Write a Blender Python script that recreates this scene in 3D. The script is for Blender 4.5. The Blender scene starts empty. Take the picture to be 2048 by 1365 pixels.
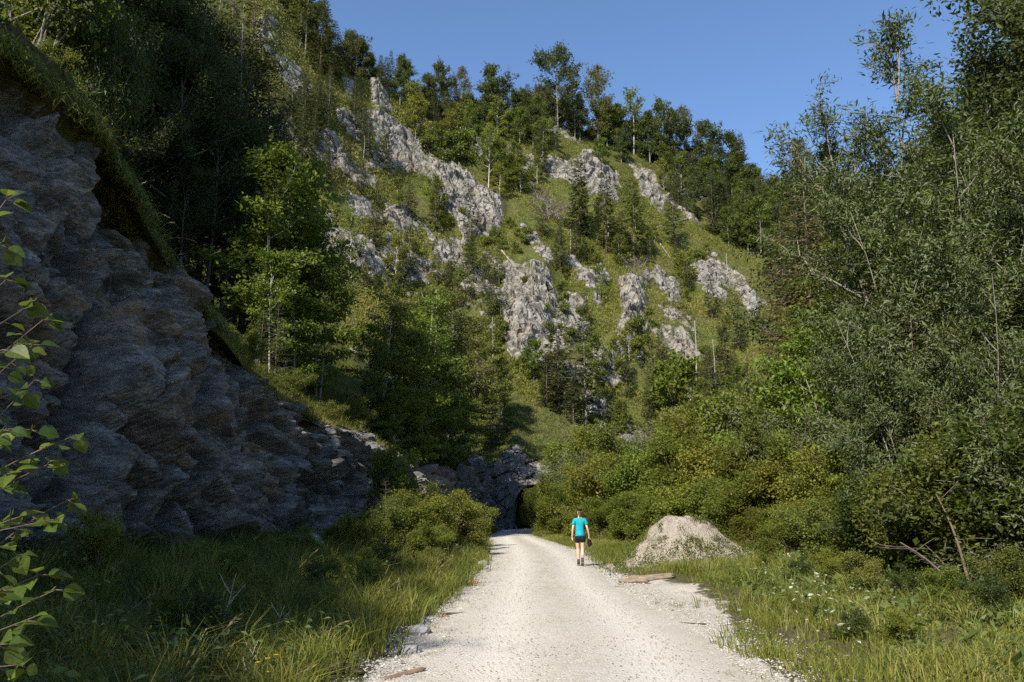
import bpy, bmesh, math, sys, time
import numpy as np
from mathutils import Vector, Matrix, Euler
T0 = time.time()
SC = bpy.context.scene
COL = SC.collection
rad = math.radians

# ------------------------------------------------------------------ camera model (photo is 2048 x 1365)
F_PX, PITCH, EYE = 1600.0, rad(12.1), 1.6
CP, SP = math.cos(PITCH), math.sin(PITCH)
def ue(px, py):
    """photo pixel -> (x per metre of depth, rise per metre of depth)"""
    a = (np.asarray(px, float) - 1024) / F_PX; b = (682.5 - np.asarray(py, float)) / F_PX
    dy = CP - b * SP
    return a / dy, (SP + b * CP) / dy
def to_px(x, y, z):
    x, y, z = np.asarray(x, float), np.asarray(y, float), np.asarray(z, float) - EYE
    f = y * CP + z * SP; up = -y * SP + z * CP
    f = np.where(f < .1, .1, f)
    return 1024 + F_PX * x / f, 682.5 - F_PX * up / f
def on_ground(px, py, z=0.0):
    u, e = ue(px, py); y = (z - EYE) / e
    return float(u * y), float(y)

# ------------------------------------------------------------------ noise
_pr = np.random.default_rng(11)
_perm = _pr.permutation(512).astype(np.int64); _perm = np.concatenate([_perm, _perm, _perm])
_val = _pr.random(512)
def _h(i, j, k): return _val[_perm[_perm[_perm[i & 511] + (j & 511)] + (k & 511)] & 511]
def vnoise(x, y, z=0.0):
    x, y, z = np.broadcast_arrays(np.asarray(x, float), np.asarray(y, float), np.asarray(z, float))
    i, j, k = np.floor(x).astype(np.int64), np.floor(y).astype(np.int64), np.floor(z).astype(np.int64)
    fx, fy, fz = x - i, y - j, z - k
    fx, fy, fz = [t * t * (3 - 2 * t) for t in (fx, fy, fz)]
    def l(a, b, t): return a + (b - a) * t
    return l(l(l(_h(i, j, k), _h(i+1, j, k), fx), l(_h(i, j+1, k), _h(i+1, j+1, k), fx), fy),
             l(l(_h(i, j, k+1), _h(i+1, j, k+1), fx), l(_h(i, j+1, k+1), _h(i+1, j+1, k+1), fx), fy), fz) * 2 - 1
def fbm(x, y, z=0.0, o=4, g=.5, lac=2.03):
    s = 0; a = 1; t = 0
    for q in range(o):
        s = s + a * vnoise(x + 17.3*q, y - 9.1*q, z + 5.7*q); t += a; a *= g
        x = x * lac; y = y * lac; z = z * lac
    return s / t
def worley(x, y, sd=0, tilt=0):
    x, y = np.asarray(x, float), np.asarray(y, float)
    i, j = np.floor(x).astype(np.int64), np.floor(y).astype(np.int64)
    f1 = np.full(x.shape, 9.); f2 = f1.copy(); cid = np.zeros(x.shape); lx = cid.copy(); ly = cid.copy()
    for a in (-1, 0, 1):
        for b in (-1, 0, 1):
            ci, cj = i + a, j + b
            dx = ci + _h(ci, cj, np.full(x.shape, 3 + sd, np.int64)) - x
            dy = cj + _h(ci, cj, np.full(x.shape, 7 + sd, np.int64)) - y
            d = dx * dx + dy * dy
            near = d < f1
            f2 = np.where(near, f1, np.minimum(f2, d))
            cid = np.where(near, _h(ci, cj, np.full(x.shape, 13 + sd, np.int64)), cid)
            lx = np.where(near, dx, lx); ly = np.where(near, dy, ly)
            f1 = np.where(near, d, f1)
    if tilt:
        q = cid * 977.0; cid = cid + tilt * ((q % 1 - .5) * lx + (q * 3.7 % 1 - .5) * ly)      # every cell becomes a tilted flat facet
    return np.sqrt(f1), np.sqrt(f2), cid
def sst(a, b, x):
    t = np.clip((np.asarray(x, float) - a) / (b - a), 0, 1); return t * t * (3 - 2 * t)
def nrm(v):
    return v / np.maximum(np.linalg.norm(v, axis=-1, keepdims=True), 1e-9)

# ------------------------------------------------------------------ mesh building
def mesh_of(name, V, faces, mats=(), attrs=None, smooth=False, fmat=None):
    """faces: list of index arrays (n,k)"""
    me = bpy.data.meshes.new(name)
    V = np.asarray(V, np.float32).reshape(-1, 3)
    faces = [np.asarray(f, np.int32) for f in faces if len(f)]
    loops = np.concatenate([f.ravel() for f in faces])
    cnt = np.concatenate([np.full(len(f), f.shape[1], np.int32) for f in faces])
    me.vertices.add(len(V)); me.vertices.foreach_set('co', V.ravel())
    me.loops.add(len(loops)); me.loops.foreach_set('vertex_index', loops)
    me.polygons.add(len(cnt))
    me.polygons.foreach_set('loop_start', np.concatenate([[0], np.cumsum(cnt)[:-1]]).astype(np.int32))
    me.polygons.foreach_set('loop_total', cnt)
    if fmat is not None: me.polygons.foreach_set('material_index', np.asarray(fmat, np.int32))
    for k, a in (attrs or {}).items():
        at = me.attributes.new(k, 'FLOAT', 'POINT'); at.data.foreach_set('value', np.asarray(a, np.float32).ravel())
    me.update(calc_edges=True)
    me.polygons.foreach_set('use_smooth', np.full(len(cnt), smooth))
    for m in mats: me.materials.append(m)
    return me
def link(name, me, parent=None, loc=(0, 0, 0)):
    o = bpy.data.objects.new(name, me); COL.objects.link(o)
    if parent is not None: o.parent = parent
    o.location = loc
    return o
def tag(o, label=None, cat=None, group=None, kind=None):
    if label: o['label'] = label
    if cat: o['category'] = cat
    if group: o['group'] = group
    if kind: o['kind'] = kind
    return o
def thing(name, label, cat, loc=(0, 0, 0), rz=0.0, group=None):
    o = bpy.data.objects.new(name, None); COL.objects.link(o)
    o.empty_display_size = .3; o.location = loc; o.rotation_euler = (0, 0, rz)
    return tag(o, label, cat, group)
class MB:
    def __init__(s): s.V = []; s.F = {}; s.n = 0; s.A = {}
    def add(s, V, F, **attrs):
        V = np.asarray(V, float).reshape(-1, 3)
        for f in (F if isinstance(F, list) else [F]):
            f = np.asarray(f)
            if len(f): s.F.setdefault(f.shape[1], []).append(f + s.n)
        s.V.append(V); s.n += len(V)
        for k, a in attrs.items(): s.A.setdefault(k, []).append(np.broadcast_to(np.asarray(a, float), (len(V),)))
    def mesh(s, name, mats, smooth=False):
        return mesh_of(name, np.concatenate(s.V), [np.concatenate(f) for f in s.F.values()], mats,
                       {k: np.concatenate(a) for k, a in s.A.items()}, smooth)
def tube(P, R, n=6, cap=True):
    P = np.asarray(P, float); R = np.broadcast_to(np.asarray(R, float), (len(P),))
    T = nrm(np.gradient(P, axis=0))
    ref = np.array([0, 0, 1.]) if abs(T[:, 2]).mean() < .8 else np.array([1., 0, 0])
    A = nrm(np.cross(T, ref)); B = np.cross(T, A)
    th = np.arange(n) * 2 * np.pi / n
    V = (P[:, None] + R[:, None, None] * (np.cos(th)[None, :, None] * A[:, None] + np.sin(th)[None, :, None] * B[:, None])).reshape(-1, 3)
    i = np.arange(len(P) - 1)[:, None] * n; j = np.arange(n)[None]; k = (j + 1) % n
    F = np.stack([i + j, i + k, i + n + k, i + n + j], -1).reshape(-1, 4)
    Fs = [F]
    if cap: Fs += [np.arange(n)[None, ::-1], (len(P) - 1) * n + np.arange(n)[None]]
    return V, Fs
def grid_faces(nr, nc):
    i = np.arange(nr - 1)[:, None] * nc; j = np.arange(nc - 1)[None]
    return np.stack([i + j, i + j + 1, i + nc + j + 1, i + nc + j], -1).reshape(-1, 4)
def leafquads(C, D, N, L, W, fold=.12):
    n = len(C); D = nrm(D); S = nrm(np.cross(D, N)); N2 = np.cross(S, D)
    L = np.broadcast_to(L, (n,))[:, None]; W = np.broadcast_to(W, (n,))[:, None]
    m = C + D * L * .45
    V = np.stack([C, m - S * W * .5 + N2 * W * fold, C + D * L - N2 * L * .1, m + S * W * .5 + N2 * W * fold], 1).reshape(-1, 3)
    F = np.arange(n)[:, None] * 4 + np.arange(4)[None]
    return V, F
def blades(P, H, W, az, lean, rng):
    n = len(P); d = np.stack([np.cos(az), np.sin(az), 0*az], -1); s = np.stack([-np.sin(az), np.cos(az), 0*az], -1)
    tw = rng.random(n) * 6.28; s = s * np.cos(tw)[:, None] + d * np.sin(tw)[:, None]
    H = H[:, None]; lean = lean[:, None]; W = W[:, None]; up = np.array([[0, 0, 1.]])
    mid = P + up * H * .55 + d * lean * H * .3; tip = P + up * H * (1 - .35 * lean) + d * lean * H
    V = np.stack([P - s*W*.5, P + s*W*.5, mid - s*W*.42, mid + s*W*.42, tip], 1).reshape(-1, 3)
    b = np.arange(n)[:, None] * 5
    return V, [b + np.array([[0, 1, 3, 2]]), b + np.array([[2, 3, 4]])]

# ------------------------------------------------------------------ materials
class NT:
    def __init__(s, name):
        s.m = bpy.data.materials.new(name); s.m.use_nodes = True
        s.t = s.m.node_tree; s.t.nodes.clear()
        s.out = s.t.nodes.new('ShaderNodeOutputMaterial')
    def n(s, typ, ins=None, **kw):
        nd = s.t.nodes.new('ShaderNode' + typ)
        for k, v in kw.items(): setattr(nd, k, v)
        for k, v in (ins or {}).items():
            if isinstance(v, tuple) and len(v) == 2 and hasattr(v[0], 'outputs'): s.t.links.new(v[0].outputs[v[1]], nd.inputs[k])
            elif hasattr(v, 'outputs'): s.t.links.new(v.outputs[0], nd.inputs[k])
            else: nd.inputs[k].default_value = v
        return nd
    def pos(s): return (s.n('NewGeometry'), 'Position')
    def noise(s, vec, scale, detail=4, rough=.55, dist=0.0):
        return (s.n('TexNoise', {'Vector': vec, 'Scale': scale, 'Detail': detail, 'Roughness': rough, 'Distortion': dist}), 0)
    def ramp(s, fac, stops):
        r = s.n('ValToRGB', {'Fac': fac}); e = r.color_ramp.elements
        while len(e) < len(stops): e.new(.5)
        for q, (p, c) in zip(e, stops):
            q.position = p; q.color = (c if isinstance(c, tuple) else (c, c, c)) + (1,)
        return (r, 0)
    def mix(s, fac, a, b, blend='MIX'):
        m = s.n('Mix', data_type='RGBA', blend_type=blend)
        for i, v in ((0, fac), (6, a), (7, b)):
            if isinstance(v, tuple) and hasattr(v[0], 'outputs'): s.t.links.new(v[0].outputs[v[1]], m.inputs[i])
            elif isinstance(v, tuple): m.inputs[i].default_value = v + (1,)
            else: m.inputs[i].default_value = v
        return (m, 2)
    def math(s, op, a, b=0.0, clamp=False):
        return (s.n('Math', {0: a, 1: b}, operation=op, use_clamp=clamp), 0)
    def attr(s, name): return (s.n('Attribute', attribute_name=name), 'Fac')
    def mapping(s, vec, scale=(1, 1, 1), rot=(0, 0, 0)):
        return (s.n('Mapping', {'Vector': vec, 'Scale': scale, 'Rotation': rot}), 0)
    def bump(s, h, strength=.5, dist=.1, nrml=None):
        d = {'Height': h, 'Strength': strength, 'Distance': dist}
        if nrml: d['Normal'] = nrml
        return (s.n('Bump', d), 0)
    def principled(s, col, rough=.8, spec=.3, normal=None, **kw):
        d = {'Base Color': col + (1,) if not hasattr(col[0], 'outputs') else col, 'Roughness': rough, 'Specular IOR Level': spec}
        if normal: d['Normal'] = normal
        d.update(kw)
        return (s.n('BsdfPrincipled', d), 0)
    def done(s, sh):
        s.t.links.new(sh[0].outputs[sh[1]], s.out.inputs['Surface']); return s.m

def leaf_mat(name, cols, trans=.3, rough=.55, spec=.25, under=None, objvar=.25, spots=False):
    """per leaf tint from the 'tint' attribute, per plant variation from the object's random number"""
    t = NT(name)
    k = len(cols)
    c = t.ramp(t.attr('tint'), [(i / (k - 1), cc) for i, cc in enumerate(cols)])
    oi = t.n('ObjectInfo')
    v = t.math('ADD', t.math('MULTIPLY', (oi, 'Random'), objvar * 2), 1 - objvar)
    h = t.math('ADD', t.math('MULTIPLY', t.math('FRACT', t.math('MULTIPLY', (oi, 'Random'), 7.31)), .035), .4825)
    hs = t.n('HueSaturation', {'Hue': h, 'Saturation': 1.0, 'Value': v, 'Color': c})
    col = (hs, 0)
    if spots:
        o = (t.n('TexCoord'), 'Object'); col = t.mix(t.ramp(t.noise(o, 38, 4, .7), [(.56, 0.0), (.68, .7)]), col, (.10, .075, .02)); col = t.mix(t.ramp(t.noise(o, 120, 3, .6), [(.4, .45), (.6, 0.0)]), col, cols[0])
    if under: col = t.mix((t.n('NewGeometry'), 'Backfacing'), col, under)
    p = t.principled(col, rough, spec)
    tr = t.n('BsdfTranslucent', {'Color': t.mix(.5, col, (.30, .36, .05), 'MIX') if not under else col})
    ms = t.n('MixShader', {0: trans, 1: p, 2: tr})
    return t.done((ms, 0))
def plain(name, col, rough=.8, spec=.3, var=.15, scale=30.0, bump=.2):
    t = NT(name)
    tc = (t.n('TexCoord'), 'Object')
    nz = t.noise(tc, scale, 4)
    d = tuple(c * (1 - var) for c in col); l = tuple(min(1, c * (1 + var)) for c in col)
    c = t.ramp(nz, [(.3, d), (.7, l)])
    return t.done(t.principled(c, rough, spec, t.bump(nz, bump, .01)))
# ================================================================== layout of the place
# road edges measured on the flat valley floor
_l = [on_ground(*p) for p in [(770,1365),(870,1250),(935,1190),(985,1130),(993,1100),(985,1082),(988,1070),(1003,1061)]]
_r = [on_ground(*p) for p in [(1540,1365),(1440,1280),(1330,1220),(1235,1170),(1185,1120),(1140,1097),(1088,1080),(1062,1070),(1062,1061)]]
_l = np.array([(-2.3, -30), (-1.7, 0)] + _l + [(-.6, 84), (-.6, 110)]); _r = np.array([(2.6, -30), (2.55, 0)] + _r + [(3.6, 84), (3.6, 110)])
def road_l(y): return np.interp(y, _l[:, 1], _l[:, 0])
def road_r(y): return np.interp(y, _r[:, 1], _r[:, 0])
# foot of the road cutting, its height and how far it leans back
_cy = np.array([-30, -12, 0, 8, 12, 16, 20, 24, 28, 33, 40, 48, 56, 64, 71, 78, 86, 95])
_cx = np.array([-12.5, -10.6, -9.4, -8.7, -8.2, -7.7, -7.1, -6.6, -6.0, -5.3, -4.7, -4.4, -4.0, -3.6, -3.0, -2.2, -1.2, -1])
_ch = np.array([9, 12.6, 13, 11.8, 11.0, 10.5, 8.3, 6.4, 5.3, 4.8, 4.6, 4.3, 4.3, 4.6, 5.0, 6.5, 8.0, 9])
_cl = np.array([2.6, 2.4, 2.4, 2.7, 2.8, 2.7, 2.5, 2.3, 2.1, 2.0, 1.9, 1.9, 1.9, 1.9, 2.0, 2.2, 2.4, 2.4])
def cut_x(y): return np.interp(y, _cy, _cx)
def cut_h(y): return np.interp(y, _cy, _ch) + .55 * fbm(np.asarray(y) * .38, 3.3, 0, 4, .65)
def cut_l(y): return np.interp(y, _cy, _cl)
def floor_z(x, y):
    x, y = np.asarray(x, float), np.asarray(y, float)
    xl, xr = road_l(y), road_r(y)
    left = .75 * sst(xl - .3, cut_x(y) + .3, -(-x)) if False else .75 * sst(0, 1, (xl - .4 - x) / np.maximum(xl - cut_x(y), .5))
    right = .28 * sst(.6, 5, x - xr) + .012 * np.maximum(x - xr - 4, 0) + .02 * np.maximum(y - 40, 0) * sst(2, 10, x - xr)
    off = sst(0.1, 1.2, np.maximum(xl - x, x - xr))
    return left + right + off * (.16 * fbm(x * .5, y * .5, 1.5, 3) + .05 * fbm(x * 2, y * 2, 4.5, 2)) - .012
def bank_d(x, y): return cut_x(y) - cut_l(y) - np.asarray(x, float)
def bank_z(x, y, rough=True):
    """wooded slope above the road cutting (-inf to the right of its lip)"""
    x, y = np.asarray(x, float), np.asarray(y, float)
    d = np.maximum(bank_d(x, y), 0)
    a = .72 + .16 * sst(30, 12, y) * sst(-12, 4, y) - .22 * sst(0, -14, y)
    z = cut_h(y) - .1 + a * d + .0055 * d * d * sst(4, 20, d) * sst(70, 45, y)
    z = z + 6 * np.exp(-((x + 43) / 13) ** 2 - ((y - 4) / 15) ** 2) + 9 * np.exp(-((x + 33) / 8) ** 2 - ((y - 8) / 8.5) ** 2)      # unseen swellings added beyond the left edge to shade the left slope
    if rough: z = z + (.35 * fbm(x * .35, y * .35, 7.7, 4) + 1.2 * fbm(x * .09, y * .09, 2.2, 3)) * sst(0, 4, d)
    return z
# mountain side: ridge line in the photo, its distance, and the distance of its foot
_R = np.array([(-700,-420),(-200,-260),(200,-160),(430,-90),(540,-20),(600,70),(660,110),(720,150),(790,195),(860,230),(940,250),(1020,250),(1110,255),(1180,280),
               (1250,300),(1330,335),(1400,365),(1480,400),(1560,430),(1700,470),(1850,500),(2048,520),(2500,540),(3300,560)], float)
_ru, _re = ue(_R[:, 0], _R[:, 1])
def ridge_e(u): return np.interp(u, _ru, _re)
_uy = np.array([-1.2, -.5, -.33, -.22, -.12, 0, .12, .25, .4, .6, 1.2])
_y1 = np.array([120, 130, 140, 152, 170, 186, 196, 205, 200, 180, 140])
_y0 = np.array([60, 70, 76, 80, 82, 84, 88, 92, 88, 80, 70])
def ridge_y(u): return np.interp(u, _uy, _y1)
def foot_y(u): return np.interp(u, _uy, _y0)
def hill_z(x, y, detail=True):
    x, y = np.asarray(x, float), np.asarray(y, float)
    u = x / np.maximum(y, 1.)
    y0, y1 = foot_y(u), ridge_y(u)
    zr = EYE + ridge_e(u) * y1
    s = (y - y0) / (y1 - y0)
    g = np.clip(s, 0, 1); g = .88 * g + .12 * g * g
    z = 1.2 + (zr - 1.2) * g - np.maximum(y - y1, 0) * .30 - np.maximum(y0 - y, 0) * .6
    w = np.clip(s * 6, 0, 1) * np.clip((1 - s) * 5, .12, 1)
    z = z + w * (4.5 * fbm(x * .03 + y * .012, y * .018, 3.1, 3) + 2.6 * (.4 - np.abs(fbm(x * .055 + y * .03, y * .02, 8.8, 3))) )
    if detail: z = z + w * (.8 * fbm(x * .2, y * .13, 5.1, 4))
    return z
def land_z(x, y):
    x = np.asarray(x, float); y = np.asarray(y, float)
    z = np.maximum(floor_z(x, y), hill_z(x, y))
    b = bank_z(x, y)
    return np.where((bank_d(x, y) > 0) & (y < 95), np.maximum(z, b), z)
def hit(px, py, y_from=6.0, y_to=320.0):
    u, e = ue(px, py)
    y = np.linspace(y_from, y_to, 2600)
    below = land_z(u * y, y) >= EYE + e * y
    if not below.any(): return None
    yy = y[int(np.argmax(below))]
    return float(u * yy), float(yy), float(EYE + e * yy)

# rock outcrops on the mountain side, outlines measured in the photo
OUTCROPS = [
 ('tall grey rock tower on the wooded crest, topmost of all outcrops', 4.5, [(530,30),(548,25),(562,90),(560,112),(530,105),(512,72)]),
 ('broken strip of pale rock on the grassy rib below the rock tower', 2.5, [(553,112),(585,122),(622,180),(620,212),(590,200),(563,162)]),
 ('stubby pale rock step on the rib beside the dead pale trunk', 3.5, [(652,262),(674,268),(692,298),(709,350),(702,374),(672,362),(668,320),(652,300)]),
 ('twin grey rock spires standing under the dark broad tree', 4.5, [(744,150),(775,155),(782,230),(790,262),(768,275),(750,222)]),
 ('long pale scree covered rock rib running down from the twin spires', 3.0, [(768,272),(794,262),(842,335),(850,360),(800,352),(775,318)]),
 ('small ochre stained rock beside the twin spires', 2.0, [(688,163),(706,168),(714,218),(694,200)]),
 ('thin grey rock below the ochre stained one', 2.0, [(668,218),(690,222),(702,252),(684,255)]),
 ('widest grey cliff face in the middle of the mountain side', 4.5, [(868,338),(922,348),(1002,400),(1010,440),(992,478),(930,474),(898,430),(868,402),(858,370)]),
 ('blue grey slab under the widest cliff face, hollow at its foot', 3.0, [(765,408),(815,418),(842,460),(838,492),(800,494),(772,472)]),
 ('low warm grey rock patch beside the leaning white birch', 2.5, [(732,508),(790,520),(796,556),(740,562)]),
 ('tall smooth grey cliff behind the ivy covered spruce', 4.5, [(1163,298),(1200,308),(1226,368),(1234,402),(1192,422),(1174,380),(1158,330)]),
 ('sparse grey rib with grass strips right of the smooth cliff', 2.5, [(1254,324),(1290,338),(1328,400),(1324,424),(1284,392)]),
 ('pale fluted rock face high on the slope under two dead poles', 3.5, [(1376,540),(1420,538),(1453,570),(1450,602),(1406,598)]),
 ('narrow pale rock band at the edge of the brown spruce', 3.0, [(1472,560),(1500,575),(1520,640),(1500,642)]),
 ('upright split rock pillar with a dark cleft', 5.0, [(1060,540),(1095,528),(1114,600),(1095,612),(1068,590)]),
 ('broad crumbling rock wall below the split pillar', 3.5, [(1030,598),(1110,612),(1100,662),(1052,724),(1018,684),(1008,648)]),
 ('slender grey rock prow facing the split pillar', 3.5, [(1148,560),(1204,528),(1218,560),(1202,622),(1158,602)]),
 ('curved blue grey rock wall sweeping down to two central spruces', 5.0, [(1236,560),(1282,578),(1284,650),(1252,724),(1216,775),(1150,772),(1110,765),(1122,738),(1190,738),(1228,680),(1248,622)]),
 ('thin ragged rock rib on the grass right of the curved wall', 2.2, [(1308,548),(1332,556),(1364,640),(1386,722),(1352,724),(1338,640)]),
 ('small rocks strung along the grassy rib below the widest cliff', 1.8, [(1036,442),(1088,488),(1106,524),(1072,506)]),
 ('lone boulder like rock at the foot of the central spruces', 2.5, [(1168,788),(1212,800),(1210,842),(1178,838)]),
 ('small white rock nose above the beech thicket', 2.5, [(908,568),(942,572),(938,612),(912,602)]),
 ('grey rock scab in the trees beside the skyline knoll', 2.0, [(1000,248),(1030,246),(1034,268),(1006,270)]),
 ('faint rock steps between the blue slab and the widest face', 1.8, [(850,470),(930,486),(920,540),(868,520)]),
 ('dark broken ledges under the rock step on the left rib', 2.0, [(690,380),(745,400),(760,450),(705,440)]),
]
MIXED = [([(1010,540),(1150,520),(1290,570),(1290,740),(1200,800),(1020,720)], .46), ([(720,330),(900,340),(1020,420),(1000,560),(940,640),(720,600),(690,440)], .10), ([(560,90),(640,180),(760,150),(870,350),(790,370),(680,390),(560,240)], .16), ([(1370,530),(1460,540),(1530,640),(1420,620)], .25), ([(1300,540),(1350,550),(1400,730),(1330,730)], .22), ([(1150,290),(1330,330),(1340,430),(1180,430)], .18)]
def poly_sd(px, py, poly):
    P = np.array(poly, float); n = len(P)
    d = np.full(px.shape, 1e9); ins = np.zeros(px.shape, bool)
    for a in range(n):
        p, q = P[a], P[(a + 1) % n]
        e = q - p; w0, w1 = px - p[0], py - p[1]
        t = np.clip((w0 * e[0] + w1 * e[1]) / (e @ e), 0, 1)
        d = np.minimum(d, (w0 - e[0]*t) ** 2 + (w1 - e[1]*t) ** 2)
        c = ((p[1] > py) != (q[1] > py)) & (px < (q[0]-p[0]) * (py - p[1]) / (q[1]-p[1] + 1e-12) + p[0])
        ins ^= c
    return np.where(ins, 1, -1) * np.sqrt(d)

# ================================================================== setting materials
def rock_nodes(t, P, lo, hi, warm, scale=1.0, stain=.5):
    big = t.noise(P, .22 * scale, 5, .6); med = t.noise(P, 1.3 * scale, 6, .65); fin = t.noise(P, 6 * scale, 5, .7)
    c = t.ramp(med, [(.28, lo), (.5, tuple((a + b) / 2 for a, b in zip(lo, hi))), (.72, hi)])
    c = t.mix(t.ramp(big, [(.48, 0.0), (.68, stain)]), c, warm)
    streak = t.noise(t.mapping(P, (1.6 * scale, 1.6 * scale, .22 * scale)), 1.0, 5, .65)
    c = t.mix(t.ramp(streak, [(.52, 0.0), (.72, .75)]), c, tuple(a * .38 for a in lo))
    c = t.mix(t.ramp(fin, [(.35, .35), (.55, 0.0)]), c, tuple(a * .45 for a in lo))
    vd = t.n('TexVoronoi', {'Vector': t.mix(.05, t.mapping(P, (1, 1, .45), (rad(12), 0, rad(20))), (med[0], 'Color')), 'Scale': .8 * scale}, feature='DISTANCE_TO_EDGE')
    ck = t.ramp((vd, 'Distance'), [(.0, .6), (.04, 0.0)]); c = t.mix(ck, c, tuple(a * .3 for a in lo))
    h = t.math('SUBTRACT', t.math('ADD', t.math('MULTIPLY', med, 1.0), t.math('MULTIPLY', fin, .5)), t.math('MULTIPLY', ck, .8))
    return c, h
def grass_nodes(t, P, scale=1.0, k=1.0):
    a = t.noise(P, .16 * scale, 4, .6); b = t.noise(P, 1.1 * scale, 5, .6); f = t.noise(P, 7 * scale, 4, .7)
    c = t.ramp(b, [(.25, (.034*k, .042*k, .010*k)), (.5, (.082*k, .094*k, .022*k)), (.75, (.125*k, .122*k, .035*k))])
    c = t.mix(t.ramp(a, [(.45, 0.0), (.62, .6)]), c, (.125, .105, .045))
    c = t.mix(t.ramp(f, [(.4, .7), (.6, 0.0)]), c, (.018, .022, .007))
    return c, f
def mat_hill():
    t = NT('mountain_side'); P = t.pos()
    rc, rh = rock_nodes(t, P, (.145, .138, .125), (.34, .32, .28), (.29, .225, .15), .55, .45)
    gc, gh = grass_nodes(t, P, .55, 1.25)
    nz = t.noise(P, .8, 6, .7)
    r = t.math('ADD', t.attr('rock'), t.math('MULTIPLY', t.math('SUBTRACT', nz, .5), 1.5))
    rr = t.ramp(r, [(.40, 0.0), (.56, 1.0)])
    c = t.mix(rr, gc, rc)
    h = t.mix(rr, t.math('MULTIPLY', gh, .6), rh)
    return t.done(t.principled(c, .95, .1, t.bump(h, .9, .5)))
def mat_cut():
    t = NT('cutting_rock'); P = t.pos()
    D = t.mapping(P, (.75, .65, 2.4), (rad(26), 0, 0))
    big = t.noise(P, .42, 5, .65); med = t.noise(D, 1.6, 7, .7); fin = t.noise(D, 7, 6, .75)
    c = t.ramp(med, [(.30, (.060, .057, .053)), (.5, (.155, .146, .131)), (.70, (.36, .338, .302))])
    c = t.mix(t.ramp(big, [(.53, 0.0), (.66, .65)]), c, (.30, .21, .13))
    c = t.mix(t.ramp(fin, [(.36, .75), (.52, 0.0)]), c, (.03, .03, .034))
    cr = t.n('TexVoronoi', {'Vector': t.mix(.06, D, (fin[0], 'Color')), 'Scale': 1.5}, feature='DISTANCE_TO_EDGE'); ck = t.ramp((cr, 'Distance'), [(.0, .12), (.015, 0.0)])
    c = t.mix(ck, c, (.03, .029, .028))
    sp = t.noise(P, 24, 3, .6)
    c = t.mix(t.ramp(sp, [(.62, 0.0), (.70, .55)]), c, (.44, .44, .43))
    g = t.math('ADD', t.attr('turf'), t.math('MULTIPLY', t.math('SUBTRACT', t.noise(P, 1.2, 5, .65), .5), 1.2))
    gc, gh = grass_nodes(t, P, 1.6)
    gr = t.ramp(g, [(.5, 0.0), (.62, 1.0)])
    soil = t.ramp(t.noise(P, 2.6, 5, .7), [(.42, 0.0), (.58, .85)]); gc = t.mix(soil, gc, (.075, .052, .032))
    c = t.mix(gr, c, gc)
    h = t.math('SUBTRACT', t.math('ADD', t.math('MULTIPLY', med, 1.0), t.math('MULTIPLY', fin, .6)), t.math('MULTIPLY', ck, .8))
    return t.done(t.principled(c, .9, .15, t.bump(h, .9, .10)))
def mat_turf(name, scale=1.2):
    t = NT(name); P = t.pos()
    gc, gh = grass_nodes(t, P, scale)
    soil = t.noise(P, 1.7, 4, .6)
    gc = t.mix(t.ramp(soil, [(.58, 0.0), (.70, .7)]), gc, (.10, .075, .045))
    return t.done(t.principled(gc, 1.0, .05, t.bump(gh, .8, .15)))
GRAVEL = ((.31, .285, .245), (.41, .38, .33), (.50, .47, .415))
def gravel_nodes(t, P):
    v = t.n('TexVoronoi', {'Vector': P, 'Scale': 34.0, 'Randomness': 1.0}); v2 = t.n('TexVoronoi', {'Vector': P, 'Scale': 95.0})
    big = t.noise(P, .7, 5, .6)
    c = t.ramp((v, 'Color'), [(.1, GRAVEL[0]), (.45, GRAVEL[1]), (.9, GRAVEL[2])])
    c = t.mix(.5, c, t.ramp((v2, 'Color'), [(.1, GRAVEL[0]), (.5, GRAVEL[1]), (.9, GRAVEL[2])]))
    c = t.mix(t.ramp(big, [(.35, .5), (.62, 0.0)]), c, (.36, .315, .26))
    h = t.math('ADD', t.math('MULTIPLY', (v, 'Distance'), -1.0), t.math('MULTIPLY', (v2, 'Distance'), -.4))
    return c, h
def mat_road():
    t = NT('road_gravel'); P = t.pos()
    c, h = gravel_nodes(t, P)
    c = t.mix(t.math('MULTIPLY', t.attr('track'), .75), c, (.53, .495, .435))
    spk = t.noise(P, 16, 2, .5)
    c = t.mix(t.ramp(spk, [(.30, .4), (.38, 0.0)]), c, (.27, .24, .195))
    c = t.mix(t.math('MULTIPLY', t.attr('weedy'), t.ramp(t.noise(P, 5, 5, .7), [(.5, 0.0), (.66, .7)])), c, (.16, .15, .06))
    return t.done(t.principled(c, .95, .1, t.bump(h, .7, .02)))
def mat_floor():
    t = NT('valley_floor'); P = t.pos()
    c, h = gravel_nodes(t, P)
    gc, gh = grass_nodes(t, P, 2.2)
    soil = t.mix(t.ramp(t.noise(P, 2.5, 4), [(.4, 0.0), (.6, 1.0)]), gc, (.085, .065, .04))
    k = t.math('ADD', t.attr('gravel'), t.math('MULTIPLY', t.math('SUBTRACT', t.noise(P, 2.2, 6, .7), .5), 1.4))
    c = t.mix(t.ramp(k, [(.42, 0.0), (.56, 1.0)]), soil, c)
    return t.done(t.principled(c, .95, .1, t.bump(h, .7, .03)))

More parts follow.
